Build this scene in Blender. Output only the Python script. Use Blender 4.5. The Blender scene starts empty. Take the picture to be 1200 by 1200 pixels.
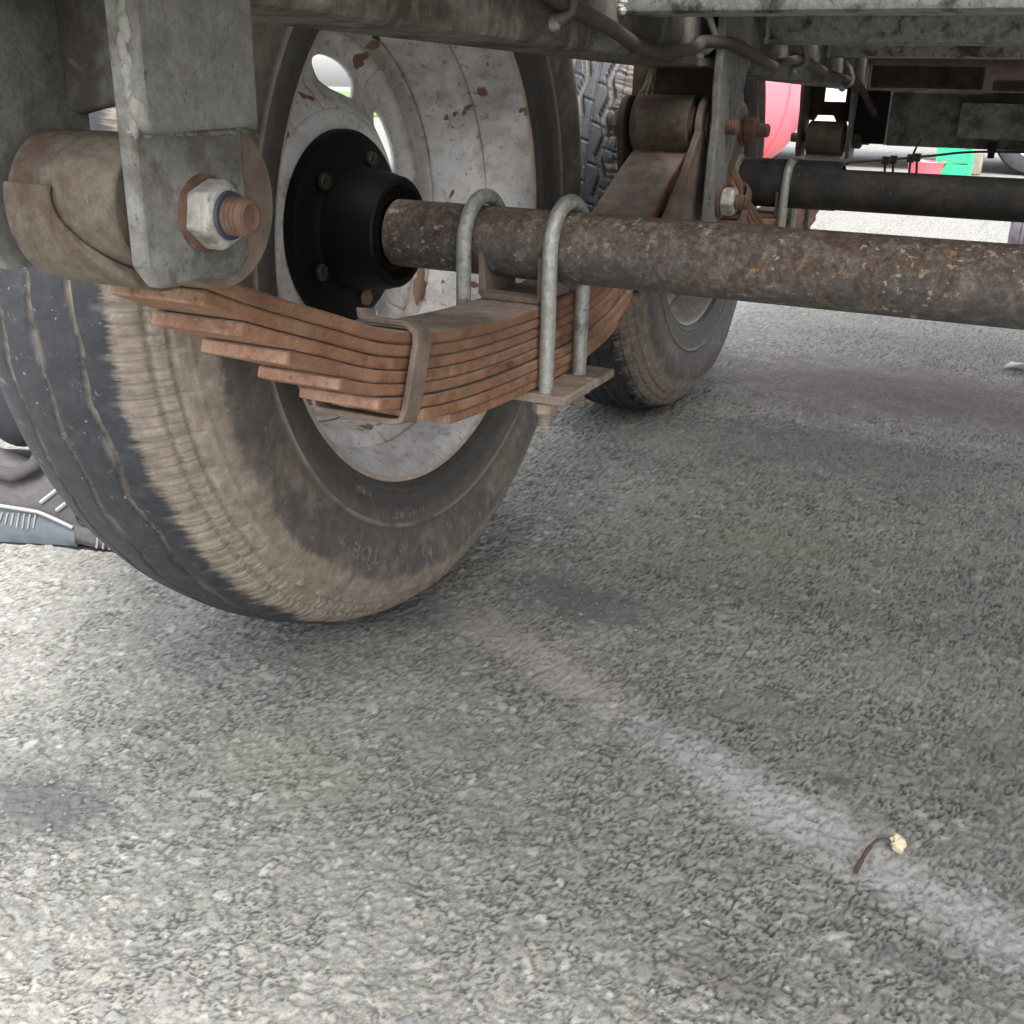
import bpy, bmesh, math, random
import numpy as np
from mathutils import Vector, Matrix
random.seed(7); rng = np.random.default_rng(7)
PI = math.pi
S = bpy.context.scene
COL = S.collection

# ---------------------------------------------------------------- camera
cd = bpy.data.cameras.new('camera'); cam = bpy.data.objects.new('camera', cd); COL.objects.link(cam)
yaw, pitch, roll = 0.44570, 0.37860, 0.02290
cy, sy, cp, sp = math.cos(yaw), math.sin(yaw), math.cos(pitch), math.sin(pitch)
fwd = Vector((-sy*cp, cy*cp, -sp)); rt = Vector((cy, sy, 0)); up = rt.cross(fwd)
r2 = rt*math.cos(roll)+up*math.sin(roll); u2 = -rt*math.sin(roll)+up*math.cos(roll)
cam.matrix_world = Matrix.Translation((.5028, -.8645, .4986)) @ Matrix((r2, u2, -fwd)).transposed().to_4x4()
cd.sensor_width = 36; cd.angle = 2*math.atan(600/1251.2)
cd.clip_start = .02; cd.clip_end = 400
S.camera = cam
# ---------------------------------------------------------------- sky and sun (bright overcast)
W = bpy.data.worlds.new('World'); S.world = W; W.use_nodes = True
nt = W.node_tree; nt.nodes.clear()
sky = nt.nodes.new('ShaderNodeTexSky'); sky.sky_type = 'NISHITA'; sky.sun_disc = False
SUN_EL, SUN_AZ = math.radians(58), math.radians(135)      # azimuth clockwise from +Y: behind the camera, to the right
sky.sun_elevation = SUN_EL; sky.sun_rotation = SUN_AZ; sky.dust_density = 3.0; sky.air_density = 1.0
hsv = nt.nodes.new('ShaderNodeHueSaturation'); hsv.inputs['Saturation'].default_value = .22
bg = nt.nodes.new('ShaderNodeBackground'); bg.inputs[1].default_value = .15
wo = nt.nodes.new('ShaderNodeOutputWorld')
nt.links.new(sky.outputs[0], hsv.inputs['Color']); nt.links.new(hsv.outputs[0], bg.inputs[0]); nt.links.new(bg.outputs[0], wo.inputs[0])
sl = bpy.data.lights.new('sun', 'SUN'); sl.energy = 1.4; sl.angle = math.radians(25); sl.color = (1, .965, .92)
so = bpy.data.objects.new('sun', sl); COL.objects.link(so)
sd = Vector((math.sin(SUN_AZ)*math.cos(SUN_EL), math.cos(SUN_AZ)*math.cos(SUN_EL), math.sin(SUN_EL)))
so.rotation_euler = sd.to_track_quat('Z', 'Y').to_euler(); so.location = sd*20
S.view_settings.view_transform = 'Standard'; S.view_settings.look = 'None'
S.view_settings.exposure = 2.15; S.view_settings.gamma = 1; S.view_settings.use_curve_mapping = False
try: S.cycles.max_bounces = 8; S.cycles.diffuse_bounces = 5
except Exception: pass

# ---------------------------------------------------------------- material helpers
class MN:
    def __init__(s, name):
        s.m = bpy.data.materials.new(name); s.m.use_nodes = True; s.t = s.m.node_tree
        s.b = s.t.nodes['Principled BSDF']
    def node(s, ty, **kw):
        n = s.t.nodes.new(ty)
        for k, v in kw.items(): setattr(n, k, v)
        return n
    def put(s, sock, v):
        if isinstance(v, bpy.types.NodeSocket): s.t.links.new(v, sock)
        elif isinstance(v, (tuple, list)) and len(v) == 3 and sock.type == 'RGBA': sock.default_value = (*v, 1)
        else: sock.default_value = v
    def obj(s): return s.node('ShaderNodeTexCoord').outputs['Object']
    def pos(s): return s.node('ShaderNodeNewGeometry').outputs['Position']
    def nrm(s): return s.sep(s.node('ShaderNodeNewGeometry').outputs['Normal'])
    def sep(s, v):
        n = s.node('ShaderNodeSeparateXYZ'); s.put(n.inputs[0], v); return n.outputs
    def comb(s, x, y, z):
        n = s.node('ShaderNodeCombineXYZ')
        for i, v in enumerate((x, y, z)): s.put(n.inputs[i], v)
        return n.outputs[0]
    def attr(s, name): return s.node('ShaderNodeAttribute', attribute_name=name).outputs['Fac']
    def rnd(s): return s.node('ShaderNodeObjectInfo').outputs['Random']
    def voff(s, v):                      # shift the texture differently on every object
        n = s.node('ShaderNodeVectorMath', operation='ADD'); s.put(n.inputs[0], v)
        r = s.math('MULTIPLY', s.rnd(), 37.0); s.put(n.inputs[1], s.comb(r, r, r)); return n.outputs[0]
    def noise(s, scale, detail=4, rough=.6, vec=None, dist=0.0):
        n = s.node('ShaderNodeTexNoise'); s.put(n.inputs['Vector'], vec if vec is not None else s.obj())
        n.inputs['Scale'].default_value = scale; n.inputs['Detail'].default_value = detail
        n.inputs['Roughness'].default_value = rough; n.inputs['Distortion'].default_value = dist
        return n.outputs[0]
    def voro(s, scale, vec=None, feature='F1', out='Distance'):
        n = s.node('ShaderNodeTexVoronoi', feature=feature); s.put(n.inputs['Vector'], vec if vec is not None else s.obj())
        n.inputs['Scale'].default_value = scale; return n.outputs[out]
    def ramp(s, f, stops):
        n = s.node('ShaderNodeValToRGB'); e = n.color_ramp.elements
        while len(e) < len(stops): e.new(.5)
        for el, (p, c) in zip(e, stops):
            el.position = p; el.color = (c, c, c, 1) if not isinstance(c, (tuple, list)) else (*c, 1)
        s.put(n.inputs[0], f); return n.outputs[0]
    def step(s, f, a, b):                # smooth 0..1 between a and b
        n = s.node('ShaderNodeMapRange', interpolation_type='SMOOTHSTEP'); s.put(n.inputs[0], f)
        n.inputs[1].default_value = a; n.inputs[2].default_value = b; return n.outputs[0]
    def mix(s, f, a, b):
        n = s.node('ShaderNodeMix', data_type='RGBA'); s.put(n.inputs[0], f); s.put(n.inputs[6], a); s.put(n.inputs[7], b); return n.outputs[2]
    def math(s, op, a, b=0.0, c=0.0):
        n = s.node('ShaderNodeMath', operation=op); s.put(n.inputs[0], a); s.put(n.inputs[1], b)
        s.put(n.inputs[2], c); return n.outputs[0]
    def bump(s, h, strength=.5, dist=.002, nrm=None):
        n = s.node('ShaderNodeBump'); n.inputs['Strength'].default_value = strength; n.inputs['Distance'].default_value = dist
        s.put(n.inputs['Height'], h)
        if nrm is not None: s.put(n.inputs['Normal'], nrm)
        return n.outputs[0]
    def out(s, col, rough=.6, metal=0.0, normal=None, spec=None):
        s.put(s.b.inputs['Base Color'], col); s.put(s.b.inputs['Roughness'], rough); s.put(s.b.inputs['Metallic'], metal)
        if normal is not None: s.put(s.b.inputs['Normal'], normal)
        if spec is not None: s.put(s.b.inputs['Specular IOR Level'], spec)
        return s.m

def m_plain(name, col, rough=.5, metal=0., var=.25, scale=20, bump=.15):
    k = MN(name); v = k.voff(k.obj()); n = k.noise(scale, 6, .65, v)
    a = tuple(c*(1-var) for c in col); b = tuple(min(1, c*(1+var)) for c in col)
    return k.out(k.ramp(n, [(.3, a), (.7, b)]), rough, metal, k.bump(k.noise(scale*9, 4, .6, v), bump, .001))

def m_leafrust():
    k = MN('orange rust'); v = k.voff(k.obj())
    n1 = k.noise(26, 8, .72, v); n2 = k.noise(140, 6, .7, v); n3 = k.noise(9, 4, .6, v)
    c = k.ramp(n1, [(.28, (.075, .038, .026)), (.39, (.175, .085, .050)), (.49, (.275, .138, .072)), (.60, (.33, .185, .108)), (.72, (.41, .275, .185))])
    c = k.mix(k.step(n2, .60, .74), c, (.42, .29, .20))
    c = k.mix(k.step(n2, .40, .28), c, (.06, .026, .018))
    c = k.mix(k.math('MULTIPLY', k.step(n3, .5, .64), .6), c, (.20, .10, .085))
    c = k.mix(k.math('MULTIPLY', k.step(k.rnd(), .3, 1.0), .38), c, (.13, .065, .042))
    up_ = k.step(k.nrm()[2], .55, .9)
    dust = k.ramp(k.noise(60, 6, .7, v), [(.3, (.115, .088, .070)), (.55, (.235, .190, .155)), (.75, (.33, .28, .24))])
    c = k.mix(k.math('MULTIPLY', up_, .9), c, dust)
    end = k.math('MULTIPLY', k.step(k.nrm()[1], -.75, -.92), k.step(n2, .30, .55))
    c = k.mix(k.math('MULTIPLY', end, .7), c, k.ramp(n1, [(.38, (.20, .105, .075)), (.5, (.34, .215, .155)), (.65, (.44, .34, .255))]))
    h = k.math('ADD', k.noise(300, 5, .7, v), k.noise(70, 5, .7, v))
    return k.out(c, .85, 0, k.bump(h, .9, .0016))

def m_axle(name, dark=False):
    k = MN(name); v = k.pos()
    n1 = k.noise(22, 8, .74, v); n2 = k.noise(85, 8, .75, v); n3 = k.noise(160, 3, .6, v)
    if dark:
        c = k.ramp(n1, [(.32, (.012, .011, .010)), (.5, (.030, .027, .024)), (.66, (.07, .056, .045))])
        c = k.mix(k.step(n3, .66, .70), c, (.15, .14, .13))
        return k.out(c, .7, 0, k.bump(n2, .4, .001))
    nz = k.nrm()[2]
    n5 = k.noise(190, 7, .75, v)
    rust = k.ramp(n5, [(.28, (.055, .040, .030)), (.42, (.120, .095, .075)), (.55, (.178, .147, .122)), (.70, (.26, .225, .195))])
    rust = k.mix(k.step(n2, .60, .44), rust, k.ramp(n5, [(.3, (.038, .025, .018)), (.5, (.088, .060, .043)), (.7, (.150, .112, .086))]))
    paint = k.ramp(n5, [(.3, (.034, .035, .038)), (.5, (.070, .069, .070)), (.7, (.13, .12, .11))])
    f = k.step(k.math('ADD', k.math('ADD', n1, k.math('MULTIPLY', n2, .6)), k.math('MULTIPLY', nz, .15)), .60, .88)
    c = k.mix(f, paint, rust)
    spots = k.math('MULTIPLY', k.step(k.noise(105, 6, .72, v), .435, .375), k.step(k.noise(13, 3, .6, v), .38, .55))
    c = k.mix(k.math('MULTIPLY', spots, .8), c, (.052, .022, .013))
    fl = k.math('MULTIPLY', k.step(k.noise(130, 4, .65, v), .595, .64), k.step(k.noise(9, 4, .65, v), .44, .58))
    c = k.mix(k.math('MULTIPLY', fl, .75), c, (.42, .375, .31))
    c = k.mix(k.math('MULTIPLY', k.step(k.noise(42, 4, .65, v), .655, .70), .85), c, (.36, .155, .05))
    nb = k.math('ADD', n2, k.math('MULTIPLY', fl, .6))
    return k.out(c, k.ramp(f, [(0, .5), (1, .85)]), 0, k.bump(k.math('ADD', nb, n5), .55, .0018))

def m_galv(name, base=(.25, .245, .225), dirt=(.075, .066, .054), amount=.5, metal=.35, rough=.55, sc=1.0):
    k = MN(name); v = k.pos()
    n1 = k.noise(11*sc, 7, .70, v, .4); n2 = k.noise(70*sc, 7, .75, v); n3 = k.noise(260, 3, .6, v); n4 = k.noise(32*sc, 6, .72, v, .8)
    hi = tuple(min(1, c*1.4) for c in base); lo = tuple(c*.68 for c in base)
    c = k.ramp(n2, [(.28, lo), (.47, base), (.66, hi)])
    c = k.mix(k.math('MULTIPLY', k.step(n1, .62-.25*amount, .74-.2*amount), .85), c, dirt)
    c = k.mix(k.math('MULTIPLY', k.step(n4, .56, .66), .6), c, tuple(d*.7 for d in dirt))
    c = k.mix(k.math('MULTIPLY', k.step(n4, .40, .30), .55), c, hi)
    c = k.mix(k.math('MULTIPLY', k.step(n3, .66, .72), .6), c, tuple(d*.4 for d in dirt))
    c = k.mix(k.math('MULTIPLY', k.step(k.noise(24*sc, 5, .72, v), .60, .72), .5), c, (.15, .095, .06))
    h = k.math('ADD', n2, k.math('ADD', k.math('MULTIPLY', n3, .4), n4))
    return k.out(c, k.ramp(n1, [(.35, rough), (.7, min(1, rough+.25))]), metal, k.bump(h, .6, .0016))

def m_rim(name='dirty white rim paint', brown=.0):
    k = MN(name); v = k.obj()
    n1 = k.noise(9, 8, .68, v); n2 = k.noise(38, 8, .72, v); n3 = k.noise(120, 5, .7, v); x, y, z = k.sep(v)
    r = k.math('SQRT', k.math('ADD', k.math('MULTIPLY', y, y), k.math('MULTIPLY', z, z)))
    c = k.ramp(n1, [(.25, (.42, .41, .405)), (.5, (.62, .615, .615)), (.75, (.80, .80, .81))])
    c = k.mix(k.math('MULTIPLY', k.step(n2, .46, .62), .38), c, (.27, .225, .20))
    c = k.mix(k.math('MULTIPLY', k.step(k.noise(5, 5, .7, v, .6), .48, .66), .40), c, (.20, .165, .145))
    c = k.mix(k.math('MULTIPLY', k.step(n3, .56, .66), .6), c, (.14, .10, .075))
    c = k.mix(k.math('MULTIPLY', k.step(n1, .50, .66), .5), c, (.21, .185, .165))
    if brown: c = k.mix(k.math('MULTIPLY', k.step(n2, .25, .5), brown), c, (.20, .165, .13))
    chips = k.step(k.noise(21, 3, .55, v, .5), .655, .672)
    c = k.mix(chips, c, (.17, .095, .055))
    c = k.mix(k.step(k.noise(75, 2, .5, v), .74, .76), c, (.05, .028, .02))
    edge = k.math('MULTIPLY', k.step(k.math('ADD', r, k.math('MULTIPLY', n2, .006)), .2245, .2275), .8)
    c = k.mix(edge, c, k.ramp(n2, [(.35, (.20, .10, .05)), (.55, (.42, .33, .25)), (.7, (.55, .5, .43))]))
    seam = k.math('MULTIPLY', k.math('SUBTRACT', 1.0, k.step(k.math('ABSOLUTE', k.math('ADD', x, .112)), .002, .010)), k.step(r, .165, .185))
    c = k.mix(k.math('MULTIPLY', seam, .75), c, (.22, .14, .09))
    return k.out(c, k.ramp(n2, [(.4, .30), (.65, .7)]), 0, k.bump(k.math('ADD', n3, k.math('MULTIPLY', chips, -.8)), .35, .0012))

def m_rubber(name, muddy):
    k = MN(name); v = k.obj(); x, y, z = k.sep(v)
    r = k.math('SQRT', k.math('ADD', k.math('MULTIPLY', y, y), k.math('MULTIPLY', z, z)))
    th = k.math('ARCTAN2', y, z)
    streak = k.noise(1.0, 4, .7, k.comb(k.math('MULTIPLY', th, 160.0), k.math('MULTIPLY', r, 40.0), k.math('MULTIPLY', x, 30.0)))
    n1 = k.noise(14, 6, .65, v); n2 = k.noise(70, 7, .72, v); n3 = k.noise(240, 3, .6, v)
    tread = k.step(r, .345, .362)
    black = k.ramp(n2, [(.3, (.016, .017, .020)), (.55, (.030, .032, .038)), (.75, (.055, .057, .064))])
    side = k.ramp(n2, [(.3, (.058, .050, .045)), (.55, (.095, .083, .076)), (.75, (.145, .127, .115))])
    c = k.mix(tread, side, black)
    c = k.mix(k.math('MULTIPLY', k.step(n3, .665, .71), .6), c, (.30, .28, .25))
    inner = k.step(k.math('ADD', r, k.math('MULTIPLY', n1, .01)), .268, .250)
    c = k.mix(k.math('MULTIPLY', inner, .6), c, (.020, .019, .019))
    dustc = k.ramp(n2, [(.3, (.125, .100, .078)), (.55, (.235, .195, .158)), (.75, (.34, .29, .245))])
    a = k.attr('mud')                       # 0..1 along the profile, set per vertex
    lev = k.math('ADD', k.math('MULTIPLY', a, 1.35), k.math('ADD', k.math('MULTIPLY', k.math('SUBTRACT', streak, .5), .75), k.math('MULTIPLY', k.math('SUBTRACT', n1, .5), 1.5)))
    f = k.math('MULTIPLY', k.step(lev, .42, .80), muddy)
    c = k.mix(f, c, dustc)
    bare = k.math('MULTIPLY', k.step(k.noise(34, 6, .72, v, .6), .52, .40), k.math('MULTIPLY', k.step(r, .338, .348), .75))
    f = k.math('MULTIPLY', f, k.math('SUBTRACT', 1.0, bare))
    film = k.math('MULTIPLY', k.math('MULTIPLY', k.step(k.noise(11, 6, .7, v), .42, .66), k.math('MULTIPLY', k.step(r, .262, .285), k.step(r, .354, .346))), .70)
    c = k.mix(k.math('MULTIPLY', film, k.math('SUBTRACT', 1.0, f)), c, dustc)
    splash = k.math('MULTIPLY', k.step(k.noise(30, 5, .6, v, 1.0), .63, .66), k.step(r, .27, .30))
    c = k.mix(k.math('MULTIPLY', k.math('MULTIPLY', splash, k.step(r, .352, .345)), .6*muddy), c, (.27, .225, .185))
    g = k.math('MULTIPLY', k.attr('groove'), k.step(n1, .30, .55))
    c = k.mix(k.math('MULTIPLY', g, .9), c, (.27, .232, .185))
    rough = k.mix(f, (.58,)*3, (.95,)*3)
    h = k.math('ADD', k.math('MULTIPLY', n3, .5), k.math('ADD', n2, k.math('MULTIPLY', f, k.math('ADD', streak, .4))))
    return k.out(c, rough, 0, k.bump(h, .5, .0012), .4)

def m_asphalt():
    k = MN('worn grey asphalt'); p = k.pos(); x, y, z = k.sep(p)
    near = k.attr('near'); cellc = k.sep(k.voro(120, p, 'F1', 'Color'))[0]
    st = k.math('ADD', k.math('MULTIPLY', k.attr('stone'), near), k.math('MULTIPLY', cellc, k.math('SUBTRACT', 1.0, near)))
    gap = k.math('ADD', k.attr('gap'), k.math('MULTIPLY', k.math('SUBTRACT', 1.0, near), k.step(k.voro(120, p, 'DISTANCE_TO_EDGE'), .16, .04)))
    n1 = k.noise(2.2, 5, .6, p); n2 = k.noise(14, 6, .65, p); n3 = k.noise(420, 4, .7, p); n4 = k.noise(6, 5, .65, p)
    c = k.ramp(st, [(0, (.150, .147, .134)), (.25, (.250, .243, .208)), (.5, (.205, .206, .203)), (.7, (.300, .288, .240)), (.88, (.258, .255, .236)), (1, (.42, .41, .375))])
    c = k.mix(k.math('MULTIPLY', k.step(n3, .45, .7), .4), c, (.34, .34, .32))
    c = k.mix(k.math('MULTIPLY', k.step(n3, .48, .3), .4), c, (.12, .12, .115))
    c = k.mix(k.math('MULTIPLY', gap, .92), c, (.038, .037, .034))
    c = k.mix(k.math('MULTIPLY', k.step(n1, .5, .68), .25), c, (.16, .155, .15))
    def patch(c, px, py, rx, ry, col, amt, seed, rot=0.0):
        ca, sa = math.cos(rot), math.sin(rot)
        dx = k.math('SUBTRACT', x, px); dy = k.math('SUBTRACT', y, py)
        ux = k.math('DIVIDE', k.math('ADD', k.math('MULTIPLY', dx, ca), k.math('MULTIPLY', dy, sa)), rx)
        uy = k.math('DIVIDE', k.math('SUBTRACT', k.math('MULTIPLY', dy, ca), k.math('MULTIPLY', dx, sa)), ry)
        d = k.math('SQRT', k.math('ADD', k.math('MULTIPLY', ux, ux), k.math('MULTIPLY', uy, uy)))
        nn = k.math('ADD', k.math('MULTIPLY', k.noise(seed, 6, .75, p), .6), k.math('MULTIPLY', k.noise(seed*4.0, 4, .7, p), .4))
        d = k.math('ADD', d, k.math('MULTIPLY', k.math('SUBTRACT', nn, .5), 2.6))
        f = k.math('MULTIPLY', k.step(d, 1.25, .20), k.math('MULTIPLY', k.math('SUBTRACT', 1.0, k.math('MULTIPLY', gap, .6)), amt))
        return k.mix(f, c, col)
    # pale streak and its faint tail by the tyre
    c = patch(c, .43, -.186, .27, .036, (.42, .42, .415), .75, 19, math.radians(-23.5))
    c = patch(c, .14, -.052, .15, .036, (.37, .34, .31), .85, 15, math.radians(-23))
    # loose dark grit, dark patches, lichen, a purplish stain
    c = patch(c, .135, .075, .10, .060, (.085, .086, .090), .8, 12)
    c = patch(c, -.09, -.43, .075, .045, (.085, .086, .090), .75, 18)
    c = patch(c, .434, -.121, .016, .010, (.07, .072, .075), .6, 60)
    c = patch(c, .415, -.36, .05, .022, (.115, .105, .105), .55, 30)
    c = patch(c, .51, -.29, .05, .015, (.115, .105, .11), .45, 30)
    c = patch(c, .60, -.02, .12, .07, (.13, .125, .12), .5, 14)
    c = patch(c, .16, -.20, .10, .05, (.15, .15, .145), .4, 11)
    c = patch(c, .02, -.02, .16, .06, (.11, .11, .11), .55, 9)
    c = patch(c, .30, .72, .30, .14, (.10, .098, .096), .6, 6)
    c = patch(c, .35, 1.15, .50, .26, (.115, .080, .085), .85, 4)
    c = patch(c, .05, -.30, .10, .045, (.235, .235, .14), .36, 9)
    c = patch(c, .29, .33, .10, .07, (.24, .24, .15), .42, 10)
    c = patch(c, -.02, -.56, .12, .06, (.27, .26, .22), .2, 18)
    fleck = k.math('MULTIPLY', k.step(k.noise(620, 2, .5, p), .68, .72), k.step(n2, .35, .6))
    c = k.mix(k.math('MULTIPLY', fleck, .7), c, (.52, .52, .50))
    c = k.mix(k.math('MULTIPLY', k.step(k.noise(500, 2, .5, p), .34, .29), .6), c, (.06, .06, .058))
    h = k.math('ADD', n3, k.math('MULTIPLY', k.noise(900, 2, .6, p), .5))
    
    return k.out(c, k.ramp(n3, [(.3, .62), (.7, .88)]), 0, k.bump(h, .6, .0012), .45)

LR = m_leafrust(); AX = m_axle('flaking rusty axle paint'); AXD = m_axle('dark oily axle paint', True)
GALV = m_galv('weathered galvanised steel', (.22, .215, .195), (.08, .07, .056)); GALVD = m_galv('grimy galvanised steel', (.165, .157, .136), (.058, .049, .039), .7, .2, .7)
GALVP = m_galv('dull grey hanger steel', (.185, .181, .168), (.10, .092, .08), .4, .25, .62, 1.3)
GALVC = m_galv('pitted galvanised channel', (.31, .316, .30), (.030, .029, .025), .55, .35, .5, 2.2)
BRIGHT = m_galv('bright zinc rod', (.36, .365, .34), (.20, .185, .16), .2, .5, .42, 2.0)
ZINC = m_galv('zinc nut', (.38, .375, .345), (.17, .13, .095), .35, .4, .45, 3.0)
RUSTB = m_plain('brown rusted bolt', (.125, .070, .048), .85, 0, .5, 60, .5)
RUSTD = m_plain('dark rusted steel', (.060, .040, .031), .85, 0, .6, 30, .5)
BROWN = m_plain('dusty brown steel', (.150, .112, .088), .8, 0, .45, 40, .4)
EYEM = m_galv('scuffed tan spring eye', (.115, .096, .072), (.080, .045, .028), .7, .1, .7, 2.0)
BLACK = m_plain('black greased hub', (.0022, .0021, .0020), .52, 0, .6, 18, .3); BLACK.node_tree.nodes['Principled BSDF'].inputs['Specular IOR Level'].default_value = .22
BLK = m_plain('black plastic', (.012, .012, .013), .5, 0, .3, 60, .2)
DSTUD = m_plain('dark oily stud head', (.022, .017, .012), .5, 0, .4, 90, .3); BRASS = m_plain('dull brass coloured bolt head', (.30, .22, .10), .5, .3, .4, 90, .3)
HOSE = m_plain('dusty brown hose', (.062, .050, .042), .7, 0, .35, 50, .3)
TAN = m_plain('dusty tan steel', (.27, .215, .170), .85, 0, .4, 60, .4); RIM = m_rim(); RIM2 = m_rim('mud stained rim paint', .75); TYRE1 = m_rubber('dusty tyre rubber', 1.0); TYRE2 = m_rubber('muddy tyre rubber', .9); LETT = m_plain('dusty raised rubber', (.14, .122, .108), .85, 0, .5, 120, .4)
PLY = m_plain('brown plywood', (.15, .11, .075), .8, 0, .3, 12, .3)

# ---------------------------------------------------------------- mesh helpers
WL = {}                                   # world location of every object (no rotated parents)
class MB:
    def __init__(s): s.v = []; s.f = []
    def add(s, vs, fs):
        o = len(s.v); s.v += [tuple(v) for v in vs]; s.f += [tuple(i+o for i in f) for f in fs]; return s
    def box(s, x0, x1, y0, y1, z0, z1):
        v = [(x, y, z) for x in (x0, x1) for y in (y0, y1) for z in (z0, z1)]
        return s.add(v, [(0, 1, 3, 2), (4, 6, 7, 5), (0, 4, 5, 1), (2, 3, 7, 6), (0, 2, 6, 4), (1, 5, 7, 3)])
    def prism(s, poly, a0, a1, axis='x'):  # polygon (two remaining axes in order) extruded along an axis
        n = len(poly); mk = {'x': lambda a, p: (a, p[0], p[1]), 'y': lambda a, p: (p[0], a, p[1]), 'z': lambda a, p: (p[0], p[1], a)}[axis]
        v = [mk(a0, p) for p in poly]+[mk(a1, p) for p in poly]
        return s.add(v, [tuple(range(n))[::-1], tuple(range(n, 2*n))]+[(i, (i+1) % n, n+(i+1) % n, n+i) for i in range(n)])
    def tube(s, pts, r, n=14, cap=True):
        pts = [Vector(p) for p in pts]; rr = r if isinstance(r, (list, tuple)) else [r]*len(pts)
        vs = []; up_ = None
        for i, p in enumerate(pts):
            t = (pts[min(i+1, len(pts)-1)]-pts[max(i-1, 0)]).normalized()
            if up_ is None: up_ = Vector((0, 0, 1)) if abs(t.z) < .9 else Vector((1, 0, 0))
            a = t.cross(up_).normalized(); b = a.cross(t).normalized(); up_ = b
            vs += [p+(a*math.cos(2*PI*j/n)+b*math.sin(2*PI*j/n))*rr[i] for j in range(n)]
        fs = [(i*n+j, i*n+(j+1) % n, (i+1)*n+(j+1) % n, (i+1)*n+j) for i in range(len(pts)-1) for j in range(n)]
        if cap: fs += [tuple(range(n))[::-1], tuple(range((len(pts)-1)*n, len(pts)*n))]
        return s.add(vs, fs)
    def lathe(s, prof, c, n=64, axis='x'):  # profile of (axial, radius) about a line through c
        vs = []
        for a, r in prof:
            for j in range(n):
                t = 2*PI*j/n
                q = {'x': (a, r*math.sin(t), r*math.cos(t)), 'z': (r*math.cos(t), r*math.sin(t), a), 'y': (r*math.sin(t), a, r*math.cos(t))}[axis]
                vs.append((q[0]+c[0], q[1]+c[1], q[2]+c[2]))
        return s.add(vs, [(i*n+j, i*n+(j+1) % n, (i+1)*n+(j+1) % n, (i+1)*n+j) for i in range(len(prof)-1) for j in range(n)])
    def hexnut(s, c, r, x0, x1, n=6, ph=.2):
        ring = lambda x, q: [(x, c[1]+q*math.cos(2*PI*i/n+ph), c[2]+q*math.sin(2*PI*i/n+ph)) for i in range(n)]
        v = ring(x0, r)+ring(x0+(x1-x0)*.85, r)+ring(x1, r*.86)
        return s.add(v, [(i, (i+1) % n, n+(i+1) % n, n+i) for i in range(n)]+[(n+i, n+(i+1) % n, 2*n+(i+1) % n, 2*n+i) for i in range(n)]+[tuple(range(2*n, 3*n)), tuple(range(n))[::-1]])
    def build(s, name, mat, parent=None, bevel=0, smooth=True, origin=None, label=None, jitter=0):
        me = bpy.data.meshes.new(name)
        v = np.array(s.v, dtype=float)
        if origin is None: origin = (v.min(0)+v.max(0))/2
        origin = np.array(origin, dtype=float)
        me.from_pydata((v-origin).tolist(), [], s.f); me.update()
        bm = bmesh.new(); bm.from_mesh(me); bmesh.ops.recalc_face_normals(bm, faces=bm.faces); bm.to_mesh(me); bm.free()
        if smooth:
            for p in me.polygons: p.use_smooth = True
            me.set_sharp_from_angle(angle=math.radians(38))
        o = bpy.data.objects.new(name, me); me.materials.append(mat)
        link(o, origin, parent)
        if bevel:
            b = o.modifiers.new('bevel', 'BEVEL'); b.width = bevel; b.segments = 2; b.limit_method = 'ANGLE'; b.angle_limit = math.radians(35)
        if label: o['label'] = label
        return o
def link(o, wl, parent=None):
    COL.objects.link(o); wl = Vector(wl); WL[o.name] = wl
    if parent: o.parent = parent; o.location = wl-WL[parent.name]
    else: o.location = wl
    return o
def empty(name, wl, parent=None, label=None, cat=None, group=None):
    o = bpy.data.objects.new(name, None); o.empty_display_size = .05; link(o, wl, parent); tag(o, label, cat, group); return o
def tag(o, label=None, cat=None, group=None, kind=None):
    for k, v in (('label', label), ('category', cat), ('group', group), ('kind', kind)):
        if v: o[k] = v
    return o
def grid_mesh(name, co, nu, nv, wrap_u=False, attrs=None):
    """co: (nu,nv,3) array -> mesh of quads, fast"""
    me = bpy.data.meshes.new(name); nverts = nu*nv
    idx = np.arange(nverts).reshape(nu, nv)
    a = idx if wrap_u else idx[:-1]; b = np.roll(idx, -1, 0) if wrap_u else idx[1:]
    q = np.stack([a[:, :-1], b[:, :-1], b[:, 1:], a[:, 1:]], -1).reshape(-1, 4)
    me.vertices.add(nverts); me.vertices.foreach_set('co', np.ascontiguousarray(co, dtype=np.float32).reshape(-1))
    me.loops.add(q.size); me.loops.foreach_set('vertex_index', q.reshape(-1).astype(np.int32))
    me.polygons.add(len(q)); me.polygons.foreach_set('loop_start', np.arange(0, q.size, 4, dtype=np.int32))
    me.polygons.foreach_set('use_smooth', np.ones(len(q), dtype=bool))
    me.update(calc_edges=True); me.validate()
    for k, arr in (attrs or {}).items():
        at = me.attributes.new(k, 'FLOAT', 'POINT'); at.data.foreach_set('value', np.ascontiguousarray(arr, dtype=np.float32).reshape(-1))
    return me
def smst(x, a, b):
    t = np.clip((x-a)/(b-a), 0, 1); return t*t*(3-2*t)
def arc(c, r, a0, a1, n, x):               # arc in the YZ plane
    return [(x, c[0]+r*math.cos(math.radians(a0+(a1-a0)*i/n)), c[1]+r*math.sin(math.radians(a0+(a1-a0)*i/n))) for i in range(n+1)]

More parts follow.
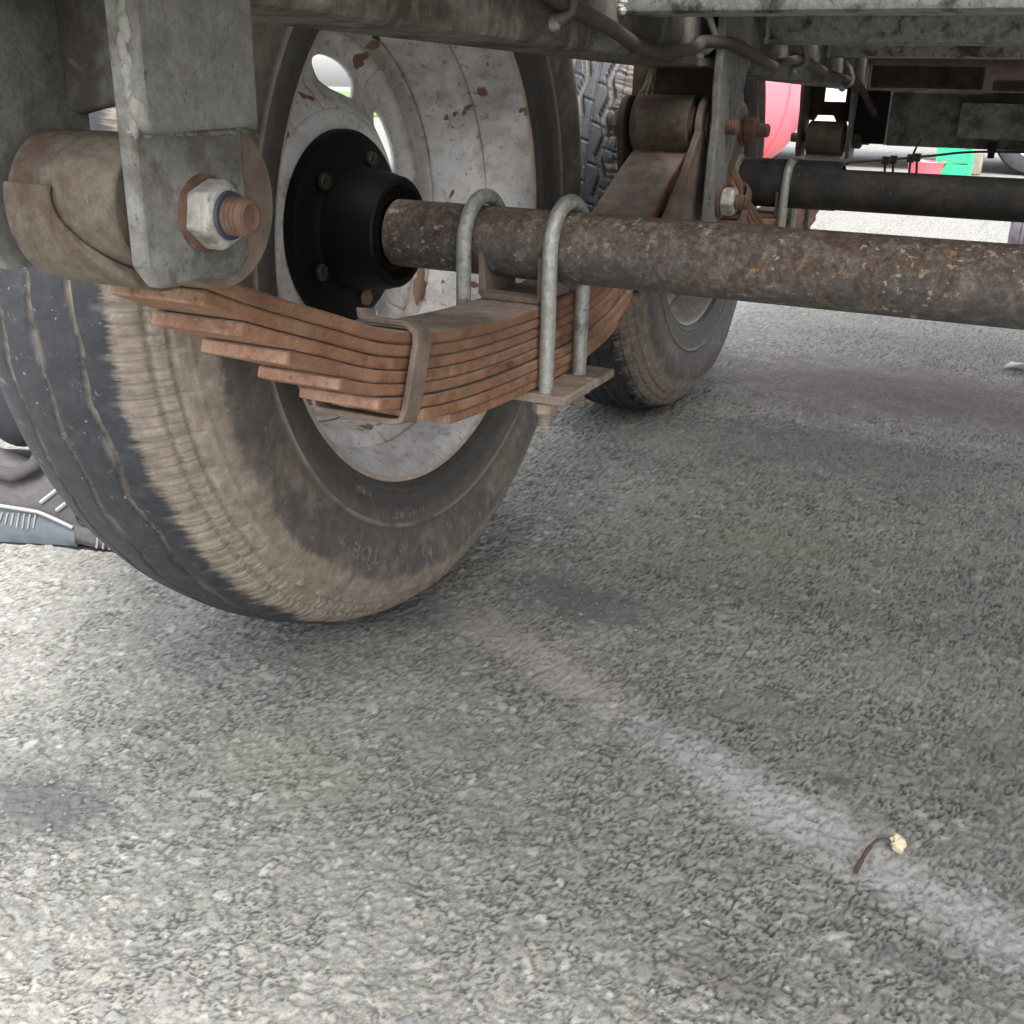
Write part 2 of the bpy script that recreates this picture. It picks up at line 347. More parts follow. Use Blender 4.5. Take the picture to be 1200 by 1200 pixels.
# ---------------------------------------------------------------- ground (one sheet, stones as real relief)
def hash2(i, j, s):
    h = (i.astype(np.int64)*374761393+j.astype(np.int64)*668265263+s*1442695041) & 0x7fffffff
    h = ((h ^ (h >> 13))*1274126177) & 0x7fffffff
    return ((h ^ (h >> 16)) & 0xffff)/65535.0
def worley(X, Y, cell):
    gx, gy = X/cell, Y/cell; ix, iy = np.floor(gx), np.floor(gy)
    f1 = np.full(X.shape, 9.0); f2 = np.full(X.shape, 9.0); rid = np.zeros(X.shape); tx = np.zeros(X.shape); ty = np.zeros(X.shape)
    for dx in (-1, 0, 1):
        for dy in (-1, 0, 1):
            cx, cy_ = ix+dx, iy+dy
            px = cx+.5+(hash2(cx, cy_, 1)-.5)*.95; py = cy_+.5+(hash2(cx, cy_, 2)-.5)*.95
            d = np.hypot(gx-px, gy-py); near = d < f1
            f2 = np.where(near, f1, np.minimum(f2, d))
            rid = np.where(near, hash2(cx, cy_, 3), rid); tx = np.where(near, gx-px, tx); ty = np.where(near, gy-py, ty); f1 = np.where(near, d, f1)
    return f1, f2, rid, tx, ty
def vnoise(X, Y, cell, s):
    gx, gy = X/cell, Y/cell; ix, iy = np.floor(gx), np.floor(gy); fx, fy = gx-ix, gy-iy
    fx = fx*fx*(3-2*fx); fy = fy*fy*(3-2*fy)
    a, b, c, d = hash2(ix, iy, s), hash2(ix+1, iy, s), hash2(ix, iy+1, s), hash2(ix+1, iy+1, s)
    return (a*(1-fx)+b*fx)*(1-fy)+(c*(1-fx)+d*fx)*fy
def axis_pts(lo, hi, base, growth_from, far_lo, far_hi):
    a = [lo]
    while a[-1] < hi: a.append(a[-1]+base*max(1, growth_from(a[-1])))
    def tail(v, st, end, sg):
        out = []
        while (end-v)*sg > 0: v += sg*st; out.append(v); st *= 1.02 if st < .009 else 1.3
        return out
    return np.array(tail(lo, base, far_lo, -1)[::-1]+a+tail(a[-1], a[-1]-a[-2], far_hi, 1))
gx = axis_pts(-.60, .70, .0016, lambda v: 1, -90, 90)
gy = axis_pts(-.68, 2.6, .0016, lambda v: (v+.82)/.34, -60, 120)
GX, GY = np.meshgrid(gx, gy, indexing='ij')
wx = (vnoise(GX, GY, .03, 11)-.5)*.012; wy = (vnoise(GX, GY, .03, 12)-.5)*.012
wx += (vnoise(GX, GY, .005, 13)-.5)*.0016; wy += (vnoise(GX, GY, .005, 14)-.5)*.0016
f1, f2, rid, tx, ty = worley(GX+wx, GY+wy, .0054)
g1, g2, rid2, tx2, ty2 = worley(GX*1.0+3.3, GY+1.7, .0031)
dome = smst(f2-f1, .0, .20)
b1, b2, rid3, tx3, ty3 = worley(GX+wx+7.7, GY+wy+2.1, .0100); huge = (rid3 > .86)&(b2-b1 > .08)
big = rid > .42
H = np.where(big, dome*(.0008+.0010*rid), 0)+smst(g2-g1, 0, .5)*(.0005+.0008*rid2)*np.where(big, .45, 1)
H += np.where(big, (tx*(rid*7 % 1-.5)+ty*(rid*13 % 1-.5))*.0011*dome, 0)
H = np.where(huge, H*.35+smst(b2-b1, .08, .30)*.0013+(tx3*(rid3*57 % 1-.5)+ty3*(rid3*91 % 1-.5))*.0010, H)
H += (vnoise(GX, GY, .045, 5)-.5)*.0022+(vnoise(GX, GY, .17, 6)-.5)*.004
fade = (smst(np.gradient(gx), .020, .010)[:, None]*smst(np.gradient(gy), .020, .010)[None, :])
H = H*fade; H -= .0012
gm = smst(vnoise(GX, GY, .011, 21)*.6+vnoise(GX, GY, .045, 22)*.4, .34, .62)
gapv = np.clip(1-np.where(big, smst(f2-f1, .04, .22), smst(g2-g1, .04, .30)), 0, 1)*(.40+.60*gm)*fade
stone = np.where(huge, rid3*19 % 1, np.where(big, rid*7 % 1, rid2)); gapv = np.where(huge, np.clip(1-smst(b2-b1, .10, .20), 0, 1)*.8, gapv)
me = grid_mesh('ground', np.stack([GX, GY, H], -1), len(gx), len(gy), attrs={'stone': stone, 'gap': gapv, 'near': fade})
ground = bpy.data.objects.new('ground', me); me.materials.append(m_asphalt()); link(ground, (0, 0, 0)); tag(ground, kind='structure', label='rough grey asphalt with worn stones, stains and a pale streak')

# ---------------------------------------------------------------- trailer
H1 = .3715; SPC = .8726; AXL = [(0., .3715), (SPC, .3640)]
TR = empty('trailer', (.85, .436, 0), None, 'galvanised twin axle trailer seen from underneath, rusty leaf springs and dusty wheels', 'trailer')

# --- tyres
def tyre_mesh(name, nth, worn, seed):
    half = [(-.012, .2250), (.0, .2275), (.007, .236), (.0125, .256), (.0165, .285), (.0175, .305), (.0140, .322), (.0065, .338), (-.001, .348), (-.0085, .3550), (-.017, .3610), (-.03, .3667), (-.05, .3715), (-.085, .3748)]
    prof = half+[(-.170-x, r) for x, r in half[-2::-1]]
    P = np.array(prof)
    # Catmull-Rom resample, dense in the tread
    out = []
    for i in range(len(P)-1):
        p0, p1, p2, p3 = P[max(i-1, 0)], P[i], P[i+1], P[min(i+2, len(P)-1)]
        L = np.linalg.norm(p2-p1); n = max(2, int(L/(.0016 if not (p1[0] < -.13 and p1[1] < .35) else .006)))
        for j in range(n):
            t = j/n; out.append(.5*((2*p1)+(-p0+p2)*t+(2*p0-5*p1+4*p2-p3)*t*t+(-p0+3*p1-3*p2+p3)*t**3))
    out.append(P[-1]); Q = np.array(out); nv = len(Q)
    T = np.gradient(Q, axis=0); T /= np.linalg.norm(T, axis=1)[:, None]
    N = np.stack([-T[:, 1], T[:, 0]], -1)
    if N[nv//2, 1] < 0: N = -N
    th = np.arange(nth)*2*PI/nth
    TH, X = np.meshgrid(th, Q[:, 0], indexing='ij'); R = np.broadcast_to(Q[:, 1], X.shape); SS = np.broadcast_to(np.arange(nv), X.shape)
    arcl = TH*.375; D = np.zeros(X.shape); G = np.zeros(X.shape)
    tread = smst(R, .349, .358)
    def line(d, w): return 1-smst(np.abs(d), w*.5, w)
    tri = lambda u: np.abs((u % 1)*2-1)*2-1
    npit = 60 if worn else 46
    if worn:
        for k, x0 in enumerate((-.050, -.085, -.119)):
            wob = .0030*tri(TH*npit/2/(2*PI)*1.0+k*.37)+.0012*np.sin(TH*23+k)
            w = .0019+.0008*np.sin(TH*31+k*2)
            g = line(X-x0-wob, 1)*0+(1-smst(np.abs(X-x0-wob), w*.35, w)); D -= .0045*g; G = np.maximum(G, g)
        # worn-out pits along the grooves
        for k, x0 in enumerate((-.050, -.085)):
            pit = .55*(1-smst(np.abs((TH*npit/4/(2*PI)+k*.5) % 1-.5), .05, .12))*(1-smst(np.abs(X-x0), .002, .006)); D -= .002*pit; G = np.maximum(G, pit*.7)
    else:
        for k, x0 in enumerate((-.036, -.0725, -.109, -.140)):
            wob = .0036*tri(TH*npit/(2*PI)+(k % 2)*.5)
            g = 1-smst(np.abs(X-x0-wob), .0038, .0052); D -= .0085*g; G = np.maximum(G, g*.2)
        for k, x0 in enumerate((-.0185, -.0545, -.0905, -.1245)):
            g = 1-smst(np.abs(X-x0), .0006, .0016); D -= .004*g
        # cross sipes, staggered on every half rib
        edges = [-.004, -.0185, -.036, -.0545, -.0725, -.0905, -.109, -.1245, -.140]
        for k in range(8):
            inr = smst(X, edges[k+1], edges[k+1]+.0008)*smst(-X, -edges[k], -edges[k]+.0008)
            u = (TH*npit/(2*PI)+(.0 if k % 2 else .5)+X*6) % 1
            g = (1-smst(np.abs(u-.5)*2*PI*.375/npit, .0005, .0014))*inr; D -= .0030*g
    # shoulder: comb of sideways notches, every fourth long, and the two ribs with rungs
    for sgn in (0, 1):
        xs = X if sgn == 0 else -.170-X
        u = (TH*276/(2*PI)) % 1; lw = np.abs(u-.5)*2*PI*.37/276
        u4 = (TH*69/(2*PI)) % 1; lw4 = np.abs(u4-.5)*2*PI*.37/69
        zone = smst(R, .335, .34)*smst(xs, -.030+.006*np.sin(TH*19+sgn)-.004*np.sin(TH*57), -.014)*smst(-xs, -.006, .002)
        g = (1-smst(lw, .0004, .0014))*zone; D -= .0020*g
        zone4 = smst(R, .335, .34)*smst(xs, -.040, -.020)*smst(-xs, -.013, -.008)
        g4 = (1-smst(lw4, .0010, .0024))*zone4; D -= .0032*g4
        G = np.maximum(G, np.maximum(g, g4)*.9)
        for r0 in (.3535, .3435):
            q = (1-smst(np.abs(R-r0), .0008, .0018))*smst(xs, -.02, -.01); D -= .0024*q
        rung = (1-smst(np.abs(((TH*120/(2*PI)) % 1)-.5), .04, .09))*smst(R, .3435, .3445)*smst(-R, -.3535, -.3525)*smst(xs, -.02, -.01); D -= .0010*rung
        side = smst(xs, -.005, .005)
        rg = (1-smst(np.abs(R-.2665), .0010, .0024))*side; D += .0022*rg; G = np.maximum(G, rg*.75)       # moulded ring
        D += .0012*(1-smst(np.abs(R-.2345), .0012, .0024))*side
        D += .0006*(1-smst(np.abs(R-.332), .0008, .0016))*side
        D += .0008*side*smst(R, .272, .275)*smst(-R, -.3, -.297)*0
        # fine radial serration under the shoulder
        D += .00035*np.sin(TH*620)*side*smst(R, .318, .324)*smst(-R, -.341, -.335)
    R2 = R+D*N[None, :, 1]; X2 = X+D*N[None, :, 0]
    Yc, Zc = R2*np.sin(TH), R2*np.cos(TH)
    low = -(H1+.001)
    sq = np.clip(low-Zc, 0, None); Zc = np.maximum(Zc, low+np.where(D < -.001, np.minimum(-D, .003)*0, 0))
    bulge = np.exp(-((TH-PI)/.33)**2)*smst(X2, -.06, .01)*smst(R2, .26, .33)*.006
    X2 = X2+bulge
    mud = smst(R, .305, .336)*smst(X, -.048, -.002)+.55*smst(X, -.05, -.015)*smst(R, .352, .36)*0
    mud = mud*(.86+.14*np.sin(TH*3+seed))+.22*smst(R, .275, .30)*smst(X, -.01, 0)
    if not worn: mud = mud*.66
    return grid_mesh(name, np.stack([X2, Yc, Zc], -1), nth, nv, True, {'groove': np.clip(G, 0, 1), 'mud': np.clip(mud, 0, 1)})

def rim_parts(parent, wl, RIM=None):
    # barrel: inside face and outside skin
    ins = [(-.004, .2278), (0, .2285), (.0025, .2262), (.001, .2238), (-.006, .2205), (-.014, .2150), (-.026, .2085), (-.040, .2050), (-.0425, .2028), (-.0455, .2026), (-.0480, .2046), (-.0500, .2020), (-.056, .1925), (-.066, .1880), (-.085, .1865), (-.104, .1870), (-.110, .1890), (-.120, .1935), (-.128, .2005), (-.145, .2055), (-.158, .2120), (-.168, .2240), (-.170, .2270)]
    outs = [(x, r+.0035) for x, r in ins[::-1] if -.157 < x < -.012]
    b = MB(); b.lathe(ins+outs+[ins[0]], wl, 128)
    rim = b.build('rim', RIM, parent, origin=wl)
    # disc with eight hand holes
    d = MB()
    R0, R1, nh, off = .106, .1770, 8, math.radians(14)
    def xd(r):
        pts = [(.05, -.099), (.09, -.099), (.106, -.1005), (.113, -.106), (.128, -.119), (.150, -.126), (.163, -.1265), (.172, -.121), (.180, -.112), (.186, -.104)]
        for (a, xa), (c, xc) in zip(pts, pts[1:]):
            if r <= c: t = (r-a)/(c-a); return xa+(xc-xa)*t
        return pts[-1][1]
    front = []
    half = PI/nh; m = 64; rings = 6
    for kx in range(nh):
        c0 = off+kx*2*half; vs = []; fs = []
        for i in range(m):
            a = 2*PI*i/m; ca, sa = math.cos(a), math.sin(a)
            ex = abs(ca)**.75*math.copysign(1, ca); ey = abs(sa)**.75*math.copysign(1, sa)
            hin = (ex*.24*(1+.08*ey), .1370+ey*.0165*(1+.0*ex))
            # sector boundary in (theta, r)
            sc_ = max(abs(ca), abs(sa)); hout = (ca/sc_*half, .1415+sa/sc_*(.0355))
            for j in range(rings+1):
                t = j/rings; tt = hin[0]+(hout[0]-hin[0])*t; rr = hin[1]+(hout[1]-hin[1])*t
                vs.append((xd(rr), rr*math.sin(c0+tt), rr*math.cos(c0+tt)))
            
        for i in range(m):
            i2 = (i+1) % m
            for j in range(rings): fs.append((i*(rings+1)+j, i2*(rings+1)+j, i2*(rings+1)+j+1, i*(rings+1)+j+1))
        d.add([(v[0]+wl[0], v[1]+wl[1], v[2]+wl[2]) for v in vs], fs)
    d.lathe([(xd(.1059), .1061), (xd(.10), .10), (-.0992, .09), (-.0992, .03)], wl, 128)
    d.lathe([(xd(.1769), .1769), (xd(.182), .182), (xd(.1862), .1862)], wl, 128)
    dk = d.build('wheel_disc', RIM, parent, origin=wl)
    so_ = dk.modifiers.new('thick', 'SOLIDIFY'); so_.thickness = .0035; so_.offset = 0
    return rim
wheels = []
tm1 = tyre_mesh('tyre', 1656, True, .4); tm1.materials.append(TYRE1)
tm2 = tyre_mesh('tyre', 1260, False, 2.0); tm2.materials.append(TYRE2)
for i, (ay, az) in enumerate(AXL):
    w = empty('wheel', (0, ay, az), TR); WL[w.name] = Vector((0, ay, az))
    t = bpy.data.objects.new('tyre', tm1 if i == 0 else tm2); link(t, (0, ay, az), w)
    if i == 0: t['label'] = 'worn front tyre with tan dust on its shoulder'
    else: t['label'] = 'muddy rear tyre with deep zigzag grooves'; t.rotation_euler.x = .4
    rim_parts(w, (0, ay, az), RIM if i == 0 else RIM2)
    wheels.append(w)
    if i: continue
    # moulded lettering on the sidewall
    def sidewall_text(txt, r0, th0, size, hgt=.0011):
        cu = bpy.data.curves.new('lettering', 'FONT'); cu.body = txt; cu.size = size; cu.extrude = hgt; cu.offset = .0003; cu.resolution_u = 2; cu.space_character = 1.15
        to = bpy.data.objects.new('lettering', cu); COL.objects.link(to)
        dg = bpy.context.evaluated_depsgraph_get(); mm = bpy.data.meshes.new_from_object(to.evaluated_get(dg))
        bpy.data.objects.remove(to); n = len(mm.vertices); a = np.empty(n*3); mm.vertices.foreach_get('co', a); a = a.reshape(-1, 3)
        prof = np.array([(.2345, .0062), (.245, .0098), (.256, .0125), (.285, .0165), (.305, .0175), (.324, .0145), (.341, .007)])
        rr = r0+a[:, 1]; th_ = th0+a[:, 0]/r0          # letters stand outward, read round the ring
        xx = np.interp(rr, prof[:, 0], prof[:, 1])+a[:, 2]+.0002
        bul = np.exp(-((np.mod(th_, 2*PI)-PI)/.33)**2)*smst(rr, .26, .33)*.006
        b = np.stack([xx+bul, rr*np.sin(th_), rr*np.cos(th_)], -1)
        mm.vertices.foreach_set('co', b.reshape(-1)); mm.update(); mm.materials.clear(); mm.materials.append(LETT)
        o = bpy.data.objects.new('lettering', mm); link(o, (0, ay, az), w)
        if i == 1: o.rotation_euler.x = .4
        return o
    # th measured from the top, positive towards the rear; the front-low side of the tyre is what shows
    sidewall_text('TOE', .288, math.radians(-160+5), .021)
    sidewall_text('L O', .289, math.radians(-176), .019)
    sidewall_text('10 N.P  U-77  S.S', .2535, math.radians(-172), .0095, .0008)
    sidewall_text('E4 0056', .2410, math.radians(-150), .0070, .0007)

# --- axles, hubs
for i, (ay, az) in enumerate(AXL):
    b = MB()
    n = 90; L0, L1 = -.032, 1.732
    b.lathe([(L0, 0), (L0, .030)]+[(L0+(L1-L0)*j/n, .030) for j in range(1, n)]+[(L1, .030), (L1, 0)], (0, ay, az), 48)
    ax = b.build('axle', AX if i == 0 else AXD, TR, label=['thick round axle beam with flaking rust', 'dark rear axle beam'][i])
    h = MB(); h.lathe([(-.098, 0), (-.0985, .086), (-.096, .0885), (-.088, .0885), (-.085, .0868), (-.0835, .0825), (-.0825, .0640), (-.0795, .0585), (-.066, .0555), (-.044, .0528), (-.036, .0505), (-.0325, .0500), (-.0305, .0478), (-.0305, .0430), (-.034, .0405), (-.036, .036), (-.0345, .034), (-.0345, .0305)], (0, ay, az), 72)
    hub = h.build('hub', BLACK, TR, origin=(0, ay, az))
    for kk in range(5):
        a = math.radians(-47+72*kk); yy, zz = ay+.067*math.sin(a), az+.067*math.cos(a)
        q = MB(); q.lathe([(-.0815, 0), (-.0805, .0065), (-.0800, .0078), (-.0765, .0074), (-.0755, .006), (-.0760, .0)], (0, yy, zz), 20)
        for s_ in range(4):
            aa = PI*s_/4; c_, n_ = math.cos(aa)*.0062, math.sin(aa)*.0062
            q.tube([(-.0756, yy-c_, zz-n_), (-.0756, yy+c_, zz+n_)], .0007, 5)
        q.build('stud_head', BRASS if kk in (3,) else DSTUD, hub, label='pale brass coloured stud head' if kk == 3 else None)

# --- leaf springs
NL, TL = 8, .0090
def zc(y, rear_len, front_len, c=.3125):
    kf, kr = (.44, .62)
    return c+(kf if y < 0 else kr)*y*y
def leaf_spring(ay, az, eye_f, eye_r, flip):
    """eye_f / eye_r: (dy, z) of the eyes, dy measured from the axle"""
    sp_ = empty('leaf_spring', (.0965, ay, az-.06), TR)
    top0 = az-.0462
    def spline(xs, ys, x):
        for q in range(len(xs)-1):
            if x <= xs[q+1] or q == len(xs)-2:
                sl = lambda m: 0 if m == 0 else (ys[min(m+1, len(xs)-1)]-ys[m-1])/(xs[min(m+1, len(xs)-1)]-xs[m-1])
                h = xs[q+1]-xs[q]; t = (x-xs[q])/h
                return (2*t**3-3*t*t+1)*ys[q]+(t**3-2*t*t+t)*h*sl(q)+(3*t*t-2*t**3)*ys[q+1]+(t**3-t*t)*h*sl(q+1)
    def zt(dy):
        e = eye_f if dy < 0 else eye_r
        near_f = (dy < 0) != flip; rise = e[1]-(.0235 if near_f else .0205)-top0
        L_ = abs(e[0])
        if not near_f: return top0+rise*spline([0, .25, .42, .617, .775, .90, 1.0, 1.2], [0, .045, .165, .430, .680, .868, 1.0, 1.25], abs(dy)/L_)
        return top0+rise*spline([0, .21, .43, .60, .70, .865, .934, 1.0, 1.2], [0, .018, .105, .272, .446, .730, .870, 1.0, 1.38], abs(dy)/L_)
    X0, X1 = .0645, .1290
    fr = [1, .944, .877, .789, .674, .598, .479, .394]
    for j in range(NL):
        a, bnd = eye_f[0]*fr[j]*random.uniform(.994, 1.003), eye_r[0]*fr[j]; gp = random.uniform(.0002, .0007)
        n = 30; top = []; bot = []
        for q in range(n+1):
            dy = a+(bnd-a)*q/n; dz = zt(dy+.0)
            sl_ = (zt(dy+.001)-zt(dy-.001))/.002; L = math.hypot(1, sl_); ny, nz = -sl_/L, 1/L
            o0 = j*TL; o1 = (j+1)*TL-gp
            top.append((ay+dy-ny*o0, dz-nz*o0)); bot.append((ay+dy-ny*o1, dz-nz*o1))
        b = MB(); jx = random.uniform(-.0016, .0016)
        b.prism(top+bot[::-1], X0+jx, X1+jx)
        b.build('leaf', LR, sp_, bevel=.0017)
    # rolled eyes of the main leaf
    for e, fdir in ((eye_f, -1), (eye_r, 1)):
        c = (ay+e[0], e[1]); ro, ri = .0315, .0225
        b = MB(); b.lathe([(X0-.001, ri), (X0-.001, ro), (X1+.001, ro), (X1+.001, ri), (X0-.001, ri)], (0, c[0], c[1]), 48)
        b.build('spring_eye', EYEM, sp_, bevel=.0015)
        bu = MB(); bu.lathe([(X0-.004, .008), (X0-.004, .0215), (X1+.004, .0215), (X1+.004, .008)], (0, c[0], c[1]), 32)
        bu.build('bushing', RUSTB, sp_)
    # second leaf wrapped round the front eye, cut off at a slant
    if not flip:
        c = (ay+eye_f[0], eye_f[1]); n = 30
        vs = []; fs = []
        for q in range(n+1):
            t = q/n; a = math.radians(-62-134*t)
            xr = X1+.0005-.036*smst(np.array(t), .22, .95)
            for rr in (.0318, .0402-.0058*float(smst(np.array(t), .25, .9))):
                for x_ in (X0-.0005, xr): vs.append((x_, c[0]+rr*math.cos(a), c[1]+rr*math.sin(a)))
        for q in range(n):
            o = q*4; p_ = o+4
            fs += [(o, o+1, p_+1, p_), (o+2, p_+2, p_+3, o+3), (o, p_, p_+2, o+2), (o+1, o+3, p_+3, p_+1)]
        fs += [(0, 2, 3, 1), (n*4, n*4+1, n*4+3, n*4+2)]
        b = MB().add(vs, fs); b.build('eye_wrapper', EYEM, sp_, bevel=.0012)
    # rebound clips
    for dy, both in ((-.240, 1), (.185, 1)):
        sl_ = (zt(dy+.001)-zt(dy-.001))/.002; L = math.hypot(1, sl_); ny, nz = -sl_/L, 1/L; ty_, tz_ = 1/L, sl_/L
        nlv = sum(1 for f_ in fr if f_*abs(eye_f[0] if dy < 0 else eye_r[0]) > abs(dy))
        dep = nlv*TL+.0012
        path = [(X0+.020, .0115), (X0+.022, .0045), (X0+.028, .0022), (X1-.004, .0022), (X1+.0022, -.002), (X1+.0032, -.008), (X1+.0032, -dep+.006), (X1+.0018, -dep-.0016), (X1-.004, -dep-.0026), (X0-.001, -dep-.0026), (X0-.0035, -dep+.004), (X0-.0035, -.01)]
        hw, tk = .0100, .0045; vs = []; fs = []
        for q, (x_, o_) in enumerate(path):
            pa = Vector(path[max(q-1, 0)]); pb = Vector(path[min(q+1, len(path)-1)]); tt = (pb-pa).normalized(); nn = Vector((-tt.y, tt.x))
            if q == 0: nn = Vector((0.9, .1))
            for s_ in (-1, 1):
                for d_ in (0, 1):
                    xx, oo = x_+nn.x*tk*d_, o_+nn.y*tk*d_
                    vs.append((xx, ay+dy+s_*hw*ty_+oo*ny+(.15*min(0, oo) if dy < 0 else -.15*min(0, oo)), zt(dy)+s_*hw*tz_+oo*nz))
        for q in range(len(path)-1):
            o = q*4; p_ = o+4
            fs += [(o, o+1, p_+1, p_), (o+2, p_+2, p_+3, o+3), (o, p_, p_+2, o+2), (o+1, o+3, p_+3, p_+1)]
        m_ = len(path)-1; fs += [(0, 2, 3, 1), (m_*4, m_*4+1, m_*4+3, m_*4+2)]
        MB().add(vs, fs).build('spring_clip', BROWN, sp_, bevel=.0010)
    return sp_, zt
EF1, ER1 = (-.470, .4440), (.367, .4630)
EF2, ER2 = (-.360, .4560), (.470, .4200)
sp1, zt1 = leaf_spring(0., AXL[0][1], EF1, ER1, False)
sp2, zt2 = leaf_spring(SPC, AXL[1][1], EF2, ER2, True)

# --- U-bolts, clamp plates, saddles
for ay, az in AXL:
    zb = az-.1175
    for x in (.0560, .1375):
        pts = [(x, ay-.0375, zb-.008), (x, ay-.0375, az-.05)]+arc((ay, az), .0378, 180, 0, 16, x)[0:]+[(x, ay+.0375, az-.05), (x, ay+.0375, zb-.008)]
        rr = [.0062]*2+[.0066]*17+[.0062]*2
        ub = MB().tube(pts, .0066, 18).build('u_bolt', BRIGHT, TR)
        for s_ in (-1, 1):
            th_ = MB()
            prof = []
            for q in range(17): prof.append((zb-.032+q*.0014, .0058 if q % 2 else .0068))
            th_.lathe(prof, (x, ay+s_*.0375, 0), 14, 'z')
            th_.add([(x+.0052*math.cos(2*PI*q/14), ay+s_*.0375+.0052*math.sin(2*PI*q/14), zb-.032) for q in range(14)], [tuple(range(14))])
            th_.build('bolt_thread', TAN, ub)
            nt_ = MB(); n6 = 6
            for_ring = lambda z, r: [(x+r*math.cos(2*PI*q/6+.3), ay+s_*.0375+r*math.sin(2*PI*q/6+.3), z) for q in range(6)]
            v = for_ring(zb-.0105, .0118)+for_ring(zb-.0185, .0118)+for_ring(zb-.0205, .0098)
            nt_.add(v, [(q, (q+1) % 6, 6+(q+1) % 6, 6+q) for q in range(6)]+[(6+q, 6+(q+1) % 6, 12+(q+1) % 6, 12+q) for q in range(6)]+[tuple(range(12, 18)), tuple(range(6))])
            nt_.build('nut', TAN, ub, bevel=.0008)
    pl = MB().box(.034, .160, ay-.048, ay+.072, zb-.010, zb-.0015); pl.build('clamp_plate', TAN, TR, bevel=.0016)
    # saddle: folded channel that the axle sits in
    z0 = az-.0458; th_ = .0045
    prof = [(.071, z0), (.124, z0), (.1275, z0+.003), (.1275, z0+.040), (.1230, z0+.040), (.1230, z0+th_+.001), (.0740, z0+th_+.001), (.0705, z0+.040), (.0660, z0+.040), (.0675, z0+.003)]
    MB().prism(prof, ay-.031, ay+.031, 'y').build('axle_saddle', BROWN, TR, bevel=.0010)

# --- frame rails
def rail(x0, x1, y0, y1):
    z0, z1 = .5275, .610
    rr = .006
    poly = [(x0, z0+rr), (x0+rr*.3, z0+rr*.3), (x0+rr, z0), (x1-rr, z0), (x1-rr*.3, z0+rr*.3), (x1, z0+rr), (x1, z1-rr), (x1-rr*.3, z1-rr*.3), (x1-rr, z1), (x0+rr, z1), (x0+rr*.3, z1-rr*.3), (x0, z1-rr)]
    n = 40; vs = []; m = len(poly)
    for i in range(n+1):
        y = y0+(y1-y0)*i/n; vs += [(p[0], y, p[1]-.0115*y) for p in poly]
    fs = [(i*m+j, i*m+(j+1) % m, (i+1)*m+(j+1) % m, (i+1)*m+j) for i in range(n) for j in range(m)]+[tuple(range(m)), tuple(range(n*m, n*m+m))]
    return MB().add(vs, fs).build('frame_rail', GALVD, TR)
rail(.056, .140, -.62, 1.62); rail(1.56, 1.644, -.62, 1.62)
# cross members: lipped channels between the rails
def cross(y, z0, hgt=.058, dep=.05, mat=GALVC):
    r = .007
    prof = [(y+dep, z0+.004), (y+dep, z0), (y+r, z0), (y+r*.3, z0+r*.3), (y, z0+r), (y, z0+hgt-r), (y+r*.3, z0+hgt-r*.3), (y+r, z0+hgt), (y+dep, z0+hgt), (y+dep, z0+hgt-.004), (y+r, z0+hgt-.004), (y+.004, z0+hgt-r), (y+.004, z0+r), (y+r, z0+.004)]
    n = 40; X0, X1 = .1405, 1.5595; m = len(prof); vs = []
    for i in range(n+1):
        x = X0+(X1-X0)*i/n; vs += [(x, p[0], p[1]) for p in prof]
    fs = [(i*m+j, i*m+(j+1) % m, (i+1)*m+(j+1) % m, (i+1)*m+j) for i in range(n) for j in range(m)]
    o = MB().add(vs, fs).build('cross_member', mat, TR)
    w = MB(); k0 = 16
    for s_ in range(k0):
        zz = z0+.002+s_*(hgt-.004)/k0; w.lathe([(-.004, 0), (-.003, .003), (0, .0042), (.003, .003), (.004, 0)], (.143+random.uniform(-.001, .001), y-.001, zz), 8, 'z')
    w.build('weld_bead', ZINC, o)
    return o
for y, z0 in ((.085, .5595), (.60, .5570), (1.02, .5545), (1.46, .5545)): cross(y, z0)
# unseen deck boards on top, reach and gaps shaped to shade the ground
for i in range(13):
    y0 = -.800+i*.215
    MB().box(.045, 1.655, y0, y0+.187, .6190, .6370).build('shade_deck_board', PLY, TR, bevel=.002)

# --- front hanger: two side plates, recessed web, doubler plate, bolt
fy, fz = EF1
pl = MB().prism([(fy-.036, .600), (fy-.036, .4210), (fy-.028, .4105), (fy+.026, .4095), (fy+.035, .4180), (fy+.036, .600)], .1412, .1505)
hg = pl.build('spring_hanger', GALVP, TR, bevel=.0022, label='thick grey front hanger plate with a bolted spring eye')
MB().prism([(fy-.0385, .600), (fy-.0385, .4800), (fy-.034, .4770), (fy+.030, .4785), (fy+.037, .4765), (fy+.037, .600)], .1507, .1600).build('doubler_plate', GALVP, hg, bevel=.003)
wb = MB()
for i in range(26):
    yy = fy-.037+i*.0029; wb.lathe([(-.0034, 0), (-.002, .0014), (0, .0020), (.002, .0014), (.0034, 0)], (.1512, yy, .4775+random.uniform(-.0012, .0012)), 10, 'y')
for i in range(34):
    zz = .480+i*.0036; rw = random.uniform(.002, .0036); wb.lathe([(-.006, 0), (-.003, rw*.8), (0, rw), (.003, rw*.8), (.006, 0)], (.1530+random.uniform(-.0012, .0022), fy-.0370, zz), 10, 'z')
wb.build('weld_bead', GALV, hg)
MB().prism([(fy-.036, .600), (fy-.036, .4210), (fy-.028, .4105), (fy+.026, .4095), (fy+.035, .4180), (fy+.036, .600)], .0440, .0530).build('hanger_plate', GALVP, hg, bevel=.002)
web = [(.0535, .600), (.0535, .485)]+[(.0535+.0875*i/14, .4795+.012*math.sin(PI*i/14)*.6) for i in range(1, 14)]+[(.1410, .485), (.1410, .600)]
MB().prism(web, fy+.020, fy+.027, 'y').build('hanger_web', GALVD, hg, bevel=.0015)
